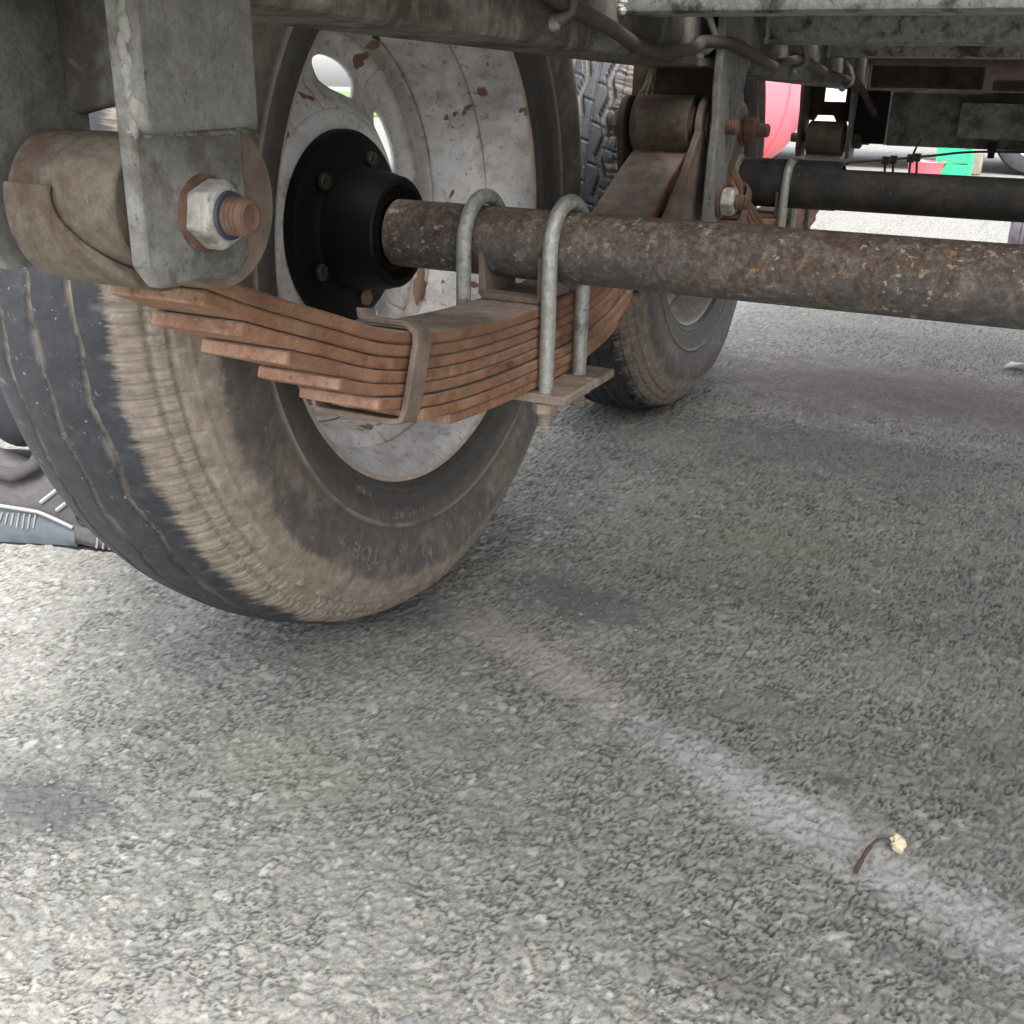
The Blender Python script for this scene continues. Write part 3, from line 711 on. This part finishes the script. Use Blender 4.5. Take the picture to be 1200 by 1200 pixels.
MB().lathe([(.1315, .010), (.1315, .0400), (.1400, .0400), (.1400, .010)], (0, fy+.029, fz-.002), 48).build('side_washer', BROWN, hg, bevel=.001)
bz = fz-.003; by = fy+.004
bo = MB(); bo.lathe([(.0395, 0), (.0395, .0093)]+[(.15+.0013*q, .0090 if q % 2 else .0081) for q in range(21)]+[(.1772, .0078), (.1778, .0060), (.1762, .0045), (.1762, 0)], (0, by, bz), 24)
bolt = bo.build('pivot_bolt', RUSTB, hg)
MB().hexnut((0, by, bz), .0162, .1515, .1650, 6, .35).build('nut', ZINC, bolt, bevel=.0018)
MB().lathe([(.1506, .009), (.1506, .0178), (.1522, .0178), (.1522, .009)], (0, by, bz), 32).build('washer', RUSTB, bolt)
MB().lathe([(.1652, .0088), (.1652, .0112), (.1668, .0108), (.1668, .0088)], (0, by, bz), 24).build('lock_ring', m_plain('blue nylon ring', (.03, .036, .055), .6), bolt)

# --- centre hanger with rocker
cyy = .436
R1c, R2c, PV = (ER1[0], ER1[1]), (SPC+EF2[0], EF2[1]), (.366, .3840)
poly = [(.328, .604), (.328, .500), (.333, .47), (.328, .43), (.326, .364), (.334, .3585), (.372, .3595), (.388, .368), (.391, .395), (.389, .418), (.404, .432), (.428, .500), (.437, .530), (.440, .604)]
ch = MB().prism(poly, .1575, .1665).build('equaliser_hanger', GALVP, TR, bevel=.002, label='long grey centre hanger plate with two bolts')
MB().box(.0360, .1570, .415, .421, .43, .604).build('hanger_web', RUSTD, ch)
wb = MB()
for i in range(24):
    yy = .329+i*.0046; wb.lathe([(-.004, 0), (-.003, .003), (0, .0045), (.003, .003), (.004, 0)], (.1415, yy, .528+random.uniform(-.001, .001)), 8, 'y')
wb.build('weld_bead', ZINC, ch)
def rocker_poly(arm=True):
    def circ(c, r, a0, a1, n=9): return [(c[0]+r*math.cos(math.radians(a0+(a1-a0)*i/n)), c[1]+r*math.sin(math.radians(a0+(a1-a0)*i/n))) for i in range(n+1)]
    return circ(R1c, .031, 190, 20)+[(cyy-.006, .430), (cyy+.012, .430)]+circ(R2c, .031, 160, -20)+([(.420, .362), (.250, .362), (.244, .374), (.300, .420)] if arm else [(.43, .37), (.36, .37)])
for x0, x1 in ((.0475, .0555), (.1385, .1465)):
    rk = MB().prism(rocker_poly(x0 > .1), x0, x1).build('rocker_plate', RUSTD if x0 < .1 else BROWN, ch, bevel=.0016)
MB().lathe([(.0560, 0), (.0560, .022), (.1380, .022), (.1380, 0)], (0, PV[0], PV[1]), 32).build('rocker_tube', RUSTD, ch)
MB().box(.0558, .1382, .262, .33, .3625, .3675).build('rocker_base', RUSTD, ch)
for c, xm in ((R1c, .1470), (R2c, .1470), (PV, .1668)):
    bo = MB(); bo.lathe([(.0300, 0), (.0300, .0085)]+[(xm+.0016*q, .0085 if q % 2 else .0076) for q in range(20)]+[(xm+.033, .0065), (xm+.033, 0)], (0, c[0], c[1]), 20)
    bo.build('pivot_bolt', RUSTB, ch)
    MB().hexnut((0, c[0], c[1]), .0165, xm+.0035, xm+.0185, 6, .1).build('nut', ZINC if xm > .15 else RUSTB, ch, bevel=.0016)
    MB().lathe([(xm+.0003, .008), (xm+.0003, .0190), (xm+.0032, .0190), (xm+.0032, .008)], (0, c[0], c[1]), 28).build('washer', RUSTB, ch)
    MB().hexnut((0, c[0], c[1]), -.0165, .0470, .036, 6, .1).build('bolt_head', BROWN, ch, bevel=.0012)

# --- rear hanger
ry, rz = SPC+ER2[0], ER2[1]
for x0, x1 in ((.046, .054), (.1385, .1465)):
    MB().prism([(ry-.046, .604), (ry-.044, .50), (ry-.034, .47), (ry-.034, rz-.02), (ry-.025, rz-.034), (ry+.02, rz-.034), (ry+.03, rz-.02), (ry+.04, .49), (ry+.05, .604)], x0, x1).build('rear_hanger', RUSTD if x0 < .1 else GALVD, TR, bevel=.002)
MB().prism([(.0545, .526), (.0545, .452), (.063, .4505), (.069, .461), (.099, .461), (.105, .4505), (.138, .4505), (.138, .526), (.118, .526), (.118, .486), (.078, .486), (.078, .526)], ry+.030, ry+.036, 'y').build('hanger_web', RUSTD, TR)
b = MB(); b.lathe([(.030, 0), (.030, .0085), (.176, .0085), (.176, 0)], (0, ry, rz), 20); b.build('pivot_bolt', RUSTD, TR)
MB().hexnut((0, ry, rz), .017, .148, .163).build('nut', RUSTD, TR, bevel=.001)
# drop beam between the rear hangers, with end plate and bracket
db = MB().box(.205, 1.50, ry-.005, ry+.052, .4120, .5075).build('drop_beam', GALVD, TR, bevel=.004, label='dirty low cross beam behind the rear axle')
MB().box(.1475, .2045, ry-.012, ry+.05, .4140, .5075).build('end_plate', BLACK, db, bevel=.002)
wb = MB()
for i in range(22): wb.lathe([(-.003, 0), (-.002, .0022), (0, .003), (.002, .0022), (.003, 0)], (.2048, ry-.006, .4150+i*.0042), 8, 'z')
wb.build('weld_bead', ZINC, db)
MB().box(.33, .55, ry-.028, ry-.0055, .4300, .4900).build('patch_plate', GALV, db, bevel=.003)
MB().box(.150, 1.54, ry+.053, ry+.059, .46, .60).build('rear_panel', RUSTD, TR, bevel=.002)
MB().box(.170, .36, ry-.040, ry-.020, .5120, .5500).build('upper_bracket', RUSTD, TR, bevel=.003)
MB().box(.375, .60, ry-.02, ry+.0195, .5110, .530).build('upper_bracket', GALVD, TR, bevel=.004)
MB().box(.385, .400, ry-.022, ry-.0053, .4080, .4260).build('cable_clip', BLACK, db)
MB().lathe([(.398, 0), (.398, .006), (.4115, .006), (.4115, .0)], (.392, ry-.012, 0), 12, 'z').build('cable_clip', BLACK, db)
# brake cable hung under it, with cable ties
cpts = [(.160, ry-.18, .379), (.1750, ry-.175, .3880), (.1950, ry-.16, .3905), (.24, ry-.12, .3945), (.30, ry-.07, .4010), (.36, ry-.03, .4080), (.45, ry-.014, .4105), (.60, ry-.014, .4085)]
def smooth_pts(P, n=8):
    P = [Vector(p) for p in P]; out = []
    for i in range(len(P)-1):
        p0, p1, p2, p3 = P[max(i-1, 0)], P[i], P[i+1], P[min(i+2, len(P)-1)]
        for j in range(n):
            t = j/n; out.append(.5*((2*p1)+(p2-p0)*t+(2*p0-5*p1+4*p2-p3)*t*t+(3*p1-p0-3*p2+p3)*t**3))
    return out+[P[-1]]
cb = MB().tube(smooth_pts(cpts), .0022, 8).build('brake_cable', BLK, TR)
for (x, y, z), dn in (((.2280, ry-.130, .3930), .022), ((.2400, ry-.12, .3945), .024), ((.2660, ry-.098, .3970), .024), ((.2760, ry-.09, .3985), .020)):
    t = MB(); t.box(x-.006, x+.006, y-.005, y+.005, z-.008, z+.006); t.tube([(x, y, z-.006), (x+random.uniform(.0, .003), y, z-.009-dn)], .0024, 6)
    t.build('cable_tie', BLK, cb, bevel=.0008)
MB().tube([(.268, ry-.098, .400), (.272, ry-.098, .414), (.279, ry-.1, .430)], [.0022, .002, .0012], 6).build('cable_tie', BLK, cb)
# brake backing plate edge on the rear axle
MB().lathe([(.02, .031), (.02, .0365), (.205, .0365), (.212, .034), (.212, .031)], (0, SPC+.012, AXL[1][1]+.004), 32).build('axle_sleeve', AXD, TR)

# --- brown hose clipped along the rail, metal lugs holding it
hp = [(.150, -.30, .590), (.150, -.15, .572), (.1492, -.055, .5580), (.1492, .03, .5480), (.1492, .12, .5345), (.1492, .20, .5330), (.1492, .285, .5400), (.1500, .312, .5470), (.173, .345, .5455), (.174, .42, .5380), (.174, .52, .5290), (.156, .62, .5330), (.1492, .78, .5440), (.1492, .82, .5435), (.1492, 1.0, .5300), (.150, 1.18, .5230), (.158, 1.26, .5150), (.178, 1.33, .4700), (.192, 1.345, .4450)]
hose = MB().tube(smooth_pts(hp, 10), .0062, 16).build('hose', HOSE, TR, label='brown hose sagging along the frame rail')
for y, z in ((-.055, .5580), (.325, .5490), (.79, .5435), (1.19, .5228)):
    t = MB(); t.tube([(.1405, y, z+.030), (.150, y, z+.020), (.1575, y, z+.004), (.1560, y, z-.006), (.1500, y, z-.0095), (.1410, y, z-.012)], [.0042, .004, .0036, .0036, .004, .0055], 10)
    t.build('hose_clip', GALV, hose)
    wb = MB(); wb.lathe([(-.006, 0), (-.004, .005), (0, .0065), (.004, .005), (.006, 0)], (.1412, y, z-.014), 10, 'z'); wb.build('weld_bead', ZINC, hose)
# frayed straw-like strap above the shackle
st = MB()
st.tube([(.062, .419, .528), (.061, .410, .512), (.060, .398, .495), (.0605, .394, .47)], [.0022, .002, .0018, .0012], 6)
for i in range(7):
    y = .412+random.uniform(-.008, .008); x = .062+random.uniform(-.004, .004); q = random.uniform(-.012, .012); l_ = random.uniform(.02, .05)
    st.tube([(x, y, .527), (x+q*.3, y-.005+q*.4, .527-l_*.5), (x+q, y-.012+q, .527-l_)], [.0008, .0007, .0004], 4)
so2 = st.build('dry_fibres', m_plain('dry straw fibre', (.22, .19, .12), .9), TR); so2['kind'] = 'stuff'

# --- the other side of the trailer: turned copies
for o in wheels+[sp1, sp2]:
    c = o.copy(); COL.objects.link(c); c.parent = TR
    c.location = (-o.location.x, -o.location.y, o.location.z); c.rotation_euler.z = PI
    for ch_ in list(o.children):
        d = ch_.copy(); COL.objects.link(d); d.parent = c

# ---------------------------------------------------------------- person behind the wheel, one grey running shoe showing
CLOTH = m_plain('dark navy trousers', (.020, .020, .028), .9, 0, .3, 40, .4)
PURP = m_plain('purple grey padded collar', (.052, .046, .052), .9, 0, .2, 60, .4)
SHOE = m_plain('grey shoe mesh', (.075, .070, .074), .85, 0, .2, 160, .6)
SOLE = m_plain('slate grey midsole', (.085, .100, .118), .7, 0, .25, 50, .25)
LITE = m_plain('light grey stripe', (.27, .265, .26), .6, 0, .1, 80, .2)
SKIN = m_plain('skin', (.45, .27, .19), .6, 0, .1, 30, .1)
JACK = m_plain('dark jacket', (.035, .038, .045), .85, 0, .25, 25, .4)
HAIR = m_plain('brown hair', (.045, .030, .02), .7, 0, .4, 90, .5)
PX, PY = -.480, -.059
ps = empty('person', (PX, PY, 0), None, 'person in dark trousers and grey running shoes standing just behind the front wheel', 'person')
def skin_body(name, pts, edges, mat, parent, wl, sub=2):
    me = bpy.data.meshes.new(name); me.from_pydata([p[:3] for p in pts], edges, []); o = bpy.data.objects.new(name, me)
    link(o, wl, parent); me.materials.append(mat)
    sk = o.modifiers.new('skin', 'SKIN'); ss = o.modifiers.new('sub', 'SUBSURF'); ss.levels = sub; ss.render_levels = sub
    for i, p in enumerate(pts):
        me.skin_vertices[0].data[i].radius = (p[3], p[4] if len(p) > 4 else p[3]); me.skin_vertices[0].data[i].use_root = (i == 0)
    sk.use_smooth_shade = True
    return o
# faces +x; legs at y=0 (this foot) and y=-.20
L = .22
body = [(0, L/2, .93, .12, .15), (0, 0, .86, .085), (.01, 0, .48, .058), (-.02, 0, .10, .040), (0, L, .86, .085), (.01, L, .48, .058), (-.02, L, .10, .040),
        (0, L/2, 1.12, .11, .14), (-.01, L/2, 1.34, .10, .17), (0, L/2, 1.47, .055), (.02, L/2, 1.53, .05)]
skin_body('legs', body[:7], [(0, 1), (1, 2), (2, 3), (0, 4), (4, 5), (5, 6)], CLOTH, ps, (PX, PY, 0))
jk = [(0, L/2, .92, .125, .165), (0, L/2, 1.12, .115, .155), (-.01, L/2, 1.34, .10, .15), (0, L/2, 1.45, .06, .07)]
jk += [(-.01, -.09, 1.37, .06), (.0, -.14, 1.10, .045), (.12, -.12, .88, .035), (-.01, L+.09, 1.37, .06), (.0, L+.14, 1.10, .045), (.12, L+.12, .88, .035)]
skin_body('jacket', jk, [(0, 1), (1, 2), (2, 3), (2, 4), (4, 5), (5, 6), (2, 7), (7, 8), (8, 9)], JACK, ps, (PX, PY, 0))
hd = [(0, L/2, 1.47, .055), (.02, L/2, 1.54, .05), (.035, L/2, 1.60, .075, .065), (.04, L/2, 1.67, .095, .075), (.03, L/2, 1.73, .075, .065)]
skin_body('head', hd, [(0, 1), (1, 2), (2, 3), (3, 4)], SKIN, ps, (PX, PY, 0))
fc = MB(); fc.tube([(PX+.125, PY+L/2, 1.675), (PX+.145, PY+L/2, 1.645), (PX+.125, PY+L/2, 1.635)], [.006, .012, .008], 8); fc.build('nose', SKIN, ps)
for s_ in (-1, 1):
    MB().lathe([(-.004, 0), (-.002, .008), (.002, .008), (.004, 0)], (PX+.128, PY+L/2+s_*.03, 1.685), 10).build('eye', BLK, ps)
    MB().lathe([(-.008, 0), (-.006, .022), (.004, .026), (.008, 0)], (PX+.03, PY+L/2+s_*.082, 1.665), 14, 'y').build('ear', SKIN, ps)
MB().tube([(PX+.12, PY+L/2-.022, 1.61), (PX+.13, PY+L/2, 1.608), (PX+.12, PY+L/2+.022, 1.61)], [.003, .005, .003], 6).build('mouth', m_plain('lips', (.35, .15, .12)), ps)
hr = MB(); hr.lathe([(1.66, .088), (1.70, .096), (1.74, .090), (1.78, .06), (1.795, 0)], (PX+.012, PY+L/2, 0), 24, 'z'); hr.build('hair', HAIR, ps)
for s_, yy in ((1, -.12), (-1, L+.12)):
    hv = [(.12, yy, .89, .026, .03), (.15, yy, .82, .034, .020), (.155, yy-.024, .74, .008), (.160, yy-.008, .73, .008), (.160, yy+.008, .735, .008), (.155, yy+.022, .75, .007), (.185, yy, .80, .009), (.195, yy, .77, .008),
          (.150, yy-.022, .70, .007), (.156, yy-.008, .68, .007), (.156, yy+.008, .69, .007), (.150, yy+.021, .715, .006)]
    skin_body('hand', hv, [(0, 1), (1, 2), (1, 3), (1, 4), (1, 5), (1, 6), (6, 7), (2, 8), (3, 9), (4, 10), (5, 11)], SKIN, ps, (PX, PY, 0), 1)
def shoe(fx, fy_, ang, parent):
    """toe along +x before turning; heel at x=-.075, toe at x=.215"""
    ca, sa = math.cos(ang), math.sin(ang)
    def put(vs): return [(fx+x*ca-y*sa, fy_+x*sa+y*ca, z+.0015) for x, y, z in vs]
    sh = empty('shoe', (fx, fy_, 0), parent)
    xs = np.linspace(-.075, .215, 30); n = 20
    def width(x):
        t = (x+.075)/.29; return .034*(1-abs(2*max(0, .12-t)/.24)**2.2)*.98+.010*math.exp(-((t-.68)/.22)**2)-.030*max(0, (t-.86)/.14)**2
    def height(x):
        t = (x+.075)/.29
        return np.interp(t, [0, .05, .15, .27, .40, .52, .66, .80, .92, 1], [.098, .108, .094, .084, .112, .098, .075, .060, .050, .030])
    def zbase(x):
        t = (x+.075)/.29; return np.interp(t, [0, .1, .4, .62, .8, 1], [.030, .030, .026, .020, .016, .018])
    vs = []; fs = []
    for x in xs:
        w, h_, z0 = max(.006, width(x)), height(x), zbase(x)
        for j in range(n):
            a = PI*j/(n-1); yy = w*math.cos(a); zz = z0+(h_-z0)*math.sin(a)**.62
            vs.append((x, yy*(1-.30*math.sin(a)**3*((h_-z0)/.09)), zz))
    m = len(xs)
    fs = [(i*n+j, i*n+j+1, (i+1)*n+j+1, (i+1)*n+j) for i in range(m-1) for j in range(n-1)]+[tuple(range(n)), tuple(range((m-1)*n, m*n))[::-1]]
    MB().add(put(vs), fs).build('shoe_upper', SHOE, sh)
    # padded collar roll
    cps = []
    for i in range(25):
        a = 2*PI*i/24; x = -.018+.052*math.cos(a); y = .030*math.sin(a)
        cps.append((x, y, .097+.010*math.cos(a)-.016*(1-abs(math.cos(a)))+(.014 if math.cos(a) > .6 else 0)))
    MB().tube(put(cps), .0085, 10, False).build('collar', PURP, sh)
    # midsole: rubber body, thick bulging heel cushion, thin ribbed forefoot
    def slab(x0, x1, k0, k1, grow, nn=22, waist=None):
        vs = []; q = np.linspace(x0, x1, nn)
        for x in q:
            w = max(.006, width(x))+grow; za, zb_ = k0(x), k1(x)
            for yy, zz in ((-w*.92, za), (-w*1.03, za+(zb_-za)*.35), (-w, za+(zb_-za)*.8), (-w*.93, zb_), (w*.93, zb_), (w, za+(zb_-za)*.8), (w*1.03, za+(zb_-za)*.35), (w*.92, za)): vs.append((x, yy, zz))
        f = [(i*8+j, i*8+(j+1) % 8, (i+1)*8+(j+1) % 8, (i+1)*8+j) for i in range(nn-1) for j in range(8)]+[tuple(range(8)), tuple(range((nn-1)*8, nn*8))[::-1]]
        return MB().add(put(vs), f)
    tt = lambda x: (x+.075)/.29
    slab(-.074, .050, lambda x: .001+.002*max(0, (tt(x)-.3)), lambda x: np.interp(tt(x), [0, .12, .30, .44], [.040, .046, .040, .022]), .006).build('heel_cushion', SOLE, sh, bevel=.001)
    slab(.044, .212, lambda x: np.interp(tt(x), [.4, .5, .8, 1], [.006, .001, .001, .012]), lambda x: np.interp(tt(x), [.4, .6, .8, 1], [.028, .022, .018, .022]), .004).build('forefoot_sole', SHOE, sh, bevel=.001)
    slab(-.072, .212, lambda x: -.0005+.010*max(0, (tt(x)-.9)/.1), lambda x: .0010+.010*max(0, (tt(x)-.9)/.1), .003).build('outsole', BLK, sh)
    # trim line over the cushion, diagonal stripes, oval badge, ribs
    tl = [(x, -(max(.006, width(x))+.0075), np.interp(tt(x), [0, .12, .30, .44], [.042, .049, .043, .026])) for x in np.linspace(-.07, .05, 16)]
    MB().tube(put(tl), .0022, 6).build('trim', LITE, sh)
    def side_y(x, z):
        w, h_, z0 = max(.006, width(x)), height(x), zbase(x); s_ = min(1, max(0, (z-z0)/(h_-z0)))**(1/.62); s_ = min(s_, .999)
        a = math.asin(s_); return -w*math.cos(a)*(1-.30*s_**3*((h_-z0)/.09))-.0012
    for x0, z0 in ((.012, .052), (.030, .044)):
        P = [(x0+.028*i/5, side_y(x0+.028*i/5, z0+.022*i/5), z0+.022*i/5) for i in range(6)]
        MB().tube(put(P), .0026, 6).build('stripe', LITE, sh)
    P = [(.064+.011*math.cos(2*PI*i/16), side_y(.064+.011*math.cos(2*PI*i/16), .038+.009*math.sin(2*PI*i/16)), .038+.009*math.sin(2*PI*i/16)) for i in range(17)]
    MB().tube(put(P), .0016, 6, False).add(put(P[:16]), [tuple(range(16))]).build('badge', BLK, sh)
    rb = MB()
    for i in range(10):
        x = .075+i*.008; w = width(x)+.0046; rb.tube(put([(x, -w*1.02, .004), (x+.003, -w, .018)]), .0012, 5)
    for i in range(12):
        x = -.066+i*.0065; w = width(x)+.0072; rb.tube(put([(x-.003, -w*1.02, .026+.004*math.sin(i*.5)), (x+.002, -w, .040)]), .0009, 5)
    rb.build('ribbing', LITE, sh)['kind'] = 'stuff'
    return sh
shoe(PX, PY, math.radians(21.5), ps); shoe(PX, PY+L, math.radians(8), ps)

# ---------------------------------------------------------------- things behind, seen through the gaps
def wheel_simple(parent, c, r, w, face):
    wl = MB(); wl.lathe([(-w/2, r*.62), (-w/2*1.05, r*.8), (-w/2*.9, r*.95), (-w*.3, r), (w*.3, r), (w/2*.9, r*.95), (w/2*1.05, r*.8), (w/2, r*.62), (w/2, 0)], c, 40, 'y')
    t = wl.build('wheel', m_plain('grey tyre', (.045, .044, .05), .8, 0, .3, 20), parent)
    rm = MB(); y = -w/2*.98
    rm.lathe([(y, r*.64), (y+.02, r*.58), (y+.05, r*.50), (y+.02, r*.25), (y+.01, 0)], c, 40, 'y')
    rm.build('hubcap', m_plain('silver hubcap', (.55, .56, .58), .4, .3), t)
    for i in range(5):
        a = 2*PI*i/5; MB().lathe([(y+.004, 0), (y+.005, .014), (y+.02, .014)], (c[0]+r*.32*math.cos(a), c[1], c[2]+r*.32*math.sin(a)), 10, 'y').build('slot', BLK, t)
    return t
def vehicle(label, cat, x0, x1, y0, y1, prof, col, wheels_x, wr, name):
    root = empty(name, ((x0+x1)/2, (y0+y1)/2, 0), None, label, cat)
    mt = m_plain(name+' paint', col, .35, 0, .06, 6, .02)
    body = MB().prism([(x0+(x1-x0)*a, z) for a, z in prof], y0, y1, 'y').build('body', mt, root, bevel=.05)
    GL = m_plain('dark window glass', (.03, .035, .04), .1, 0, .2, 3, 0)
    L_ = x1-x0; zt_ = max(z for a, z in prof)
    for a0, a1 in ((.12, .40), (.44, .66), (.70, .86)):
        for yy in (y0-.004, y1-.016): MB().box(x0+L_*a0, x0+L_*a1, yy, yy+.02, zt_*.60, zt_*.90).build('side_window', GL, root, bevel=.006)
    MB().box(x0-.03, x1+.03, y0-.006, y0+.03, .24, .31).build('sill', m_plain('pale sill', (.7, .7, .7), .5), root, bevel=.01)
    for a in (.42, .68): MB().box(x0+L_*a, x0+L_*a+.008, y0-.003, y0+.01, .34, zt_*.9).build('door_seam', BLK, root)
    for xx in (x0+.01, x1-.01):
        for yy in (y0+.2, y1-.2): MB().lathe([(-.03, 0), (-.03, .09), (.03, .09), (.03, 0)], (xx, yy, .7), 16).build('lamp', m_plain('lamp lens', (.6, .3, .25), .2), root)
    for xx in wheels_x:
        for yy in (y0+.09, y1-.09): wheel_simple(root, (xx, yy, wr), wr, .19, -1)
    return root
vehicle('pale grey parked van with silver hubcaps beyond the rear of the trailer', 'van', -3.55, 1.45, 7.72, 9.6,
        [(0, .24), (1, .24), (1, .95), (.93, 1.15), (.82, 1.95), (.05, 2.05), (0, 1.8)], (.62, .64, .69), (-2.6, .36), .30, 'van')
# big red rounded tank with moulded seams
tk = MB(); prof = []
for i in range(25):
    t = -PI/2+PI*i/24; prof.append((.62+.62*math.copysign(abs(math.sin(t))**.9, math.sin(t)), .50*abs(math.cos(t))**.75))
tk.lathe(prof, (-1.62, 7.1, 0), 48, 'z')
RED = m_plain('bright red plastic', (.72, .14, .17), .32, 0, .08, 4, .03)
tank = tk.build('tank', RED, None); tag(tank, 'big bright red rounded tank standing on the sunlit ground behind the trailer', 'tank')
sm = MB()
for a in (-90, -60, -30, -120):
    aa = math.radians(a); sm.tube([(-1.62+(r+.004)*math.cos(aa), 7.1+(r+.004)*math.sin(aa), z) for z, r in prof[1:-1]], .012, 6)
sm.build('seam', RED, tank)
# red bucket, green crate, timber
bk = empty('bucket', (-.24, 6.60, 0), None, 'small red bucket on the bright ground beside the green crate', 'bucket')
MB().lathe([(.0, 0), (.0, .085), (.11, .11), (.12, .116), (.125, .112), (.11, .104), (.02, .08), (.02, 0)], (-.24, 6.60, 0), 32, 'z').build('shell', RED, bk)
MB().tube([(-.24+.115*math.cos(PI*i/12), 6.6-.05*math.sin(PI*i/12), .115-.05*math.sin(PI*i/12)) for i in range(13)], .004, 6).build('handle', BLK, bk)
GRN = m_plain('green plastic', (.02, .42, .19), .45, 0, .1, 8, .05)
gc = empty('crate', (-.09, 6.75, 0), None, 'bright green plastic crate on the ground behind the cable ties', 'crate')
MB().box(-.19, .01, 6.66, 6.90, .0, .02).build('base', GRN, gc, bevel=.003)
for i in range(3):
    z = .03+i*.09
    for q in ((-.19, .01, 6.66, 6.675), (-.19, .01, 6.885, 6.90), (-.19, -.175, 6.6755, 6.8845), (-.005, .01, 6.6755, 6.8845)):
        MB().box(*q, z, z+.075).build('side_slat', GRN, gc, bevel=.003)
for x in (-.193, -.002):
    for y in (6.657, 6.888): MB().box(x, x+.015, y, y+.015, .0005, .30).build('corner_post', GRN, gc, bevel=.003)
TIM = m_plain('weathered timber', (.19, .17, .13), .85, 0, .35, 18, .4)
tag(MB().box(-.24, .03, 7.50, 7.64, 0, .150).build('timber_block', TIM, None, bevel=.012), 'weathered grey timber block lying in front of the van wheel', 'timber')
# small tyre standing upright at the right
stt = MB(); pr = []
for i in range(41):
    a = -1+2*i/40; gro = .005 if abs(a) < .8 and int((a+1)*14) % 2 else 0
    pr.append((a*.085, .135-.008*abs(a)**3-gro))
pr = [(-.085, .08), (-.095, .11)]+pr+[(.095, .11), (.085, .08), (.06, .075), (-.06, .075), (-.085, .08)]
sto = stt.lathe(pr, (.500, 3.0, .136), 64, 'x').build('small_tyre', m_plain('dusty purple grey rubber', (.150, .130, .150), .85, 0, .35, 30, .4), None)
tag(sto, 'small dusty grey ribbed tyre standing upright at the right edge behind the axles', 'tyre')
# curled white paper scrap
sc = []; fsx = []
for i in range(13):
    t = i/12; a = t*2.6
    for j in range(4): sc.append((.478+.052*t+.004*j, 1.430+.012*j-.006*t, .003+.016*t*t+.006*math.sin(a+j*.5)))
fsx = [(i*4+j, i*4+j+1, (i+1)*4+j+1, (i+1)*4+j) for i in range(12) for j in range(3)]
pap = MB().add(sc, fsx).build('paper_scrap', m_plain('white paper', (.62, .58, .57), .8, 0, .1, 60), None)
sd_ = pap.modifiers.new('thick', 'SOLIDIFY'); sd_.thickness = .0012; tag(pap, 'curled white scrap of paper on the asphalt at the right edge', 'litter')
# dry leaf stalk with pale bud
lf = empty('leaf_stalk', (.4745, -.205, .002), None, 'dry curved brown stalk with a pale bud lying on the white streak', 'twig')
MB().tube(smooth_pts([(.4655, -.2285, .0045), (.4672, -.2180, .0060), (.4700, -.2050, .0085), (.4735, -.1945, .0095), (.4780, -.1885, .0085), (.4835, -.1862, .0070)], 6), [.0019]*7+[.0016]*7+[.0013]*7+[.0009]*7+[.0008]*3, 8).build('stalk', m_plain('brown stalk', (.075, .045, .032), .8, 0, .4, 120), lf)
bd = MB(); bd.tube(smooth_pts([(.4825, -.1860, .0075), (.4850, -.1848, .0085), (.4875, -.1858, .0075), (.4885, -.1885, .0055), (.4880, -.1915, .0040)], 4), [.0020]*4+[.0046]*4+[.0054]*4+[.0040]*4+[.0012], 10).build('bud', m_plain('pale cream bud', (.62, .54, .36), .7, 0, .2, 150, .3), lf)
# loose grit
gv = MB(); ico = [(0, 0, 1), (.9, 0, .1), (.28, .85, .1), (-.73, .53, .1), (-.73, -.53, .1), (.28, -.85, .1), (0, 0, -.6)]
icf = [(0, 1, 2), (0, 2, 3), (0, 3, 4), (0, 4, 5), (0, 5, 1), (6, 2, 1), (6, 3, 2), (6, 4, 3), (6, 5, 4), (6, 1, 5)]
for i in range(700):
    if i < 70: x, y = random.gauss(.13, .07), random.gauss(.07, .05)
    elif i < 130: x, y = random.gauss(-.08, .07), random.gauss(-.43, .05)
    else: x, y = random.uniform(-.4, .7), random.uniform(-.6, 1.6)
    s_ = random.uniform(.0008, .0022)*(1.7 if i % 31 == 0 else 1); a = random.uniform(0, 6.3)
    gv.add([(x+(v[0]*math.cos(a)-v[1]*math.sin(a))*s_*random.uniform(.8, 1.2), y+(v[0]*math.sin(a)+v[1]*math.cos(a))*s_, .0015+(v[2])*s_*.7) for v in ico], icf)
go = gv.build('loose_grit', m_plain('grey grit', (.19, .19, .185), .8, 0, .5, 150, .3), None, smooth=False); tag(go, 'loose grey grit scattered over the asphalt', 'grit', None, 'stuff')
# grass verge and a red car far off to the left (seen through the wheel's hand hole)
vg = MB().box(-60, -9.5, -30, 60, -.05, .03).build('grass_verge', m_plain('short green grass', (.085, .15, .03), .9, 0, .4, 3, .6), None); tag(vg, kind='structure')
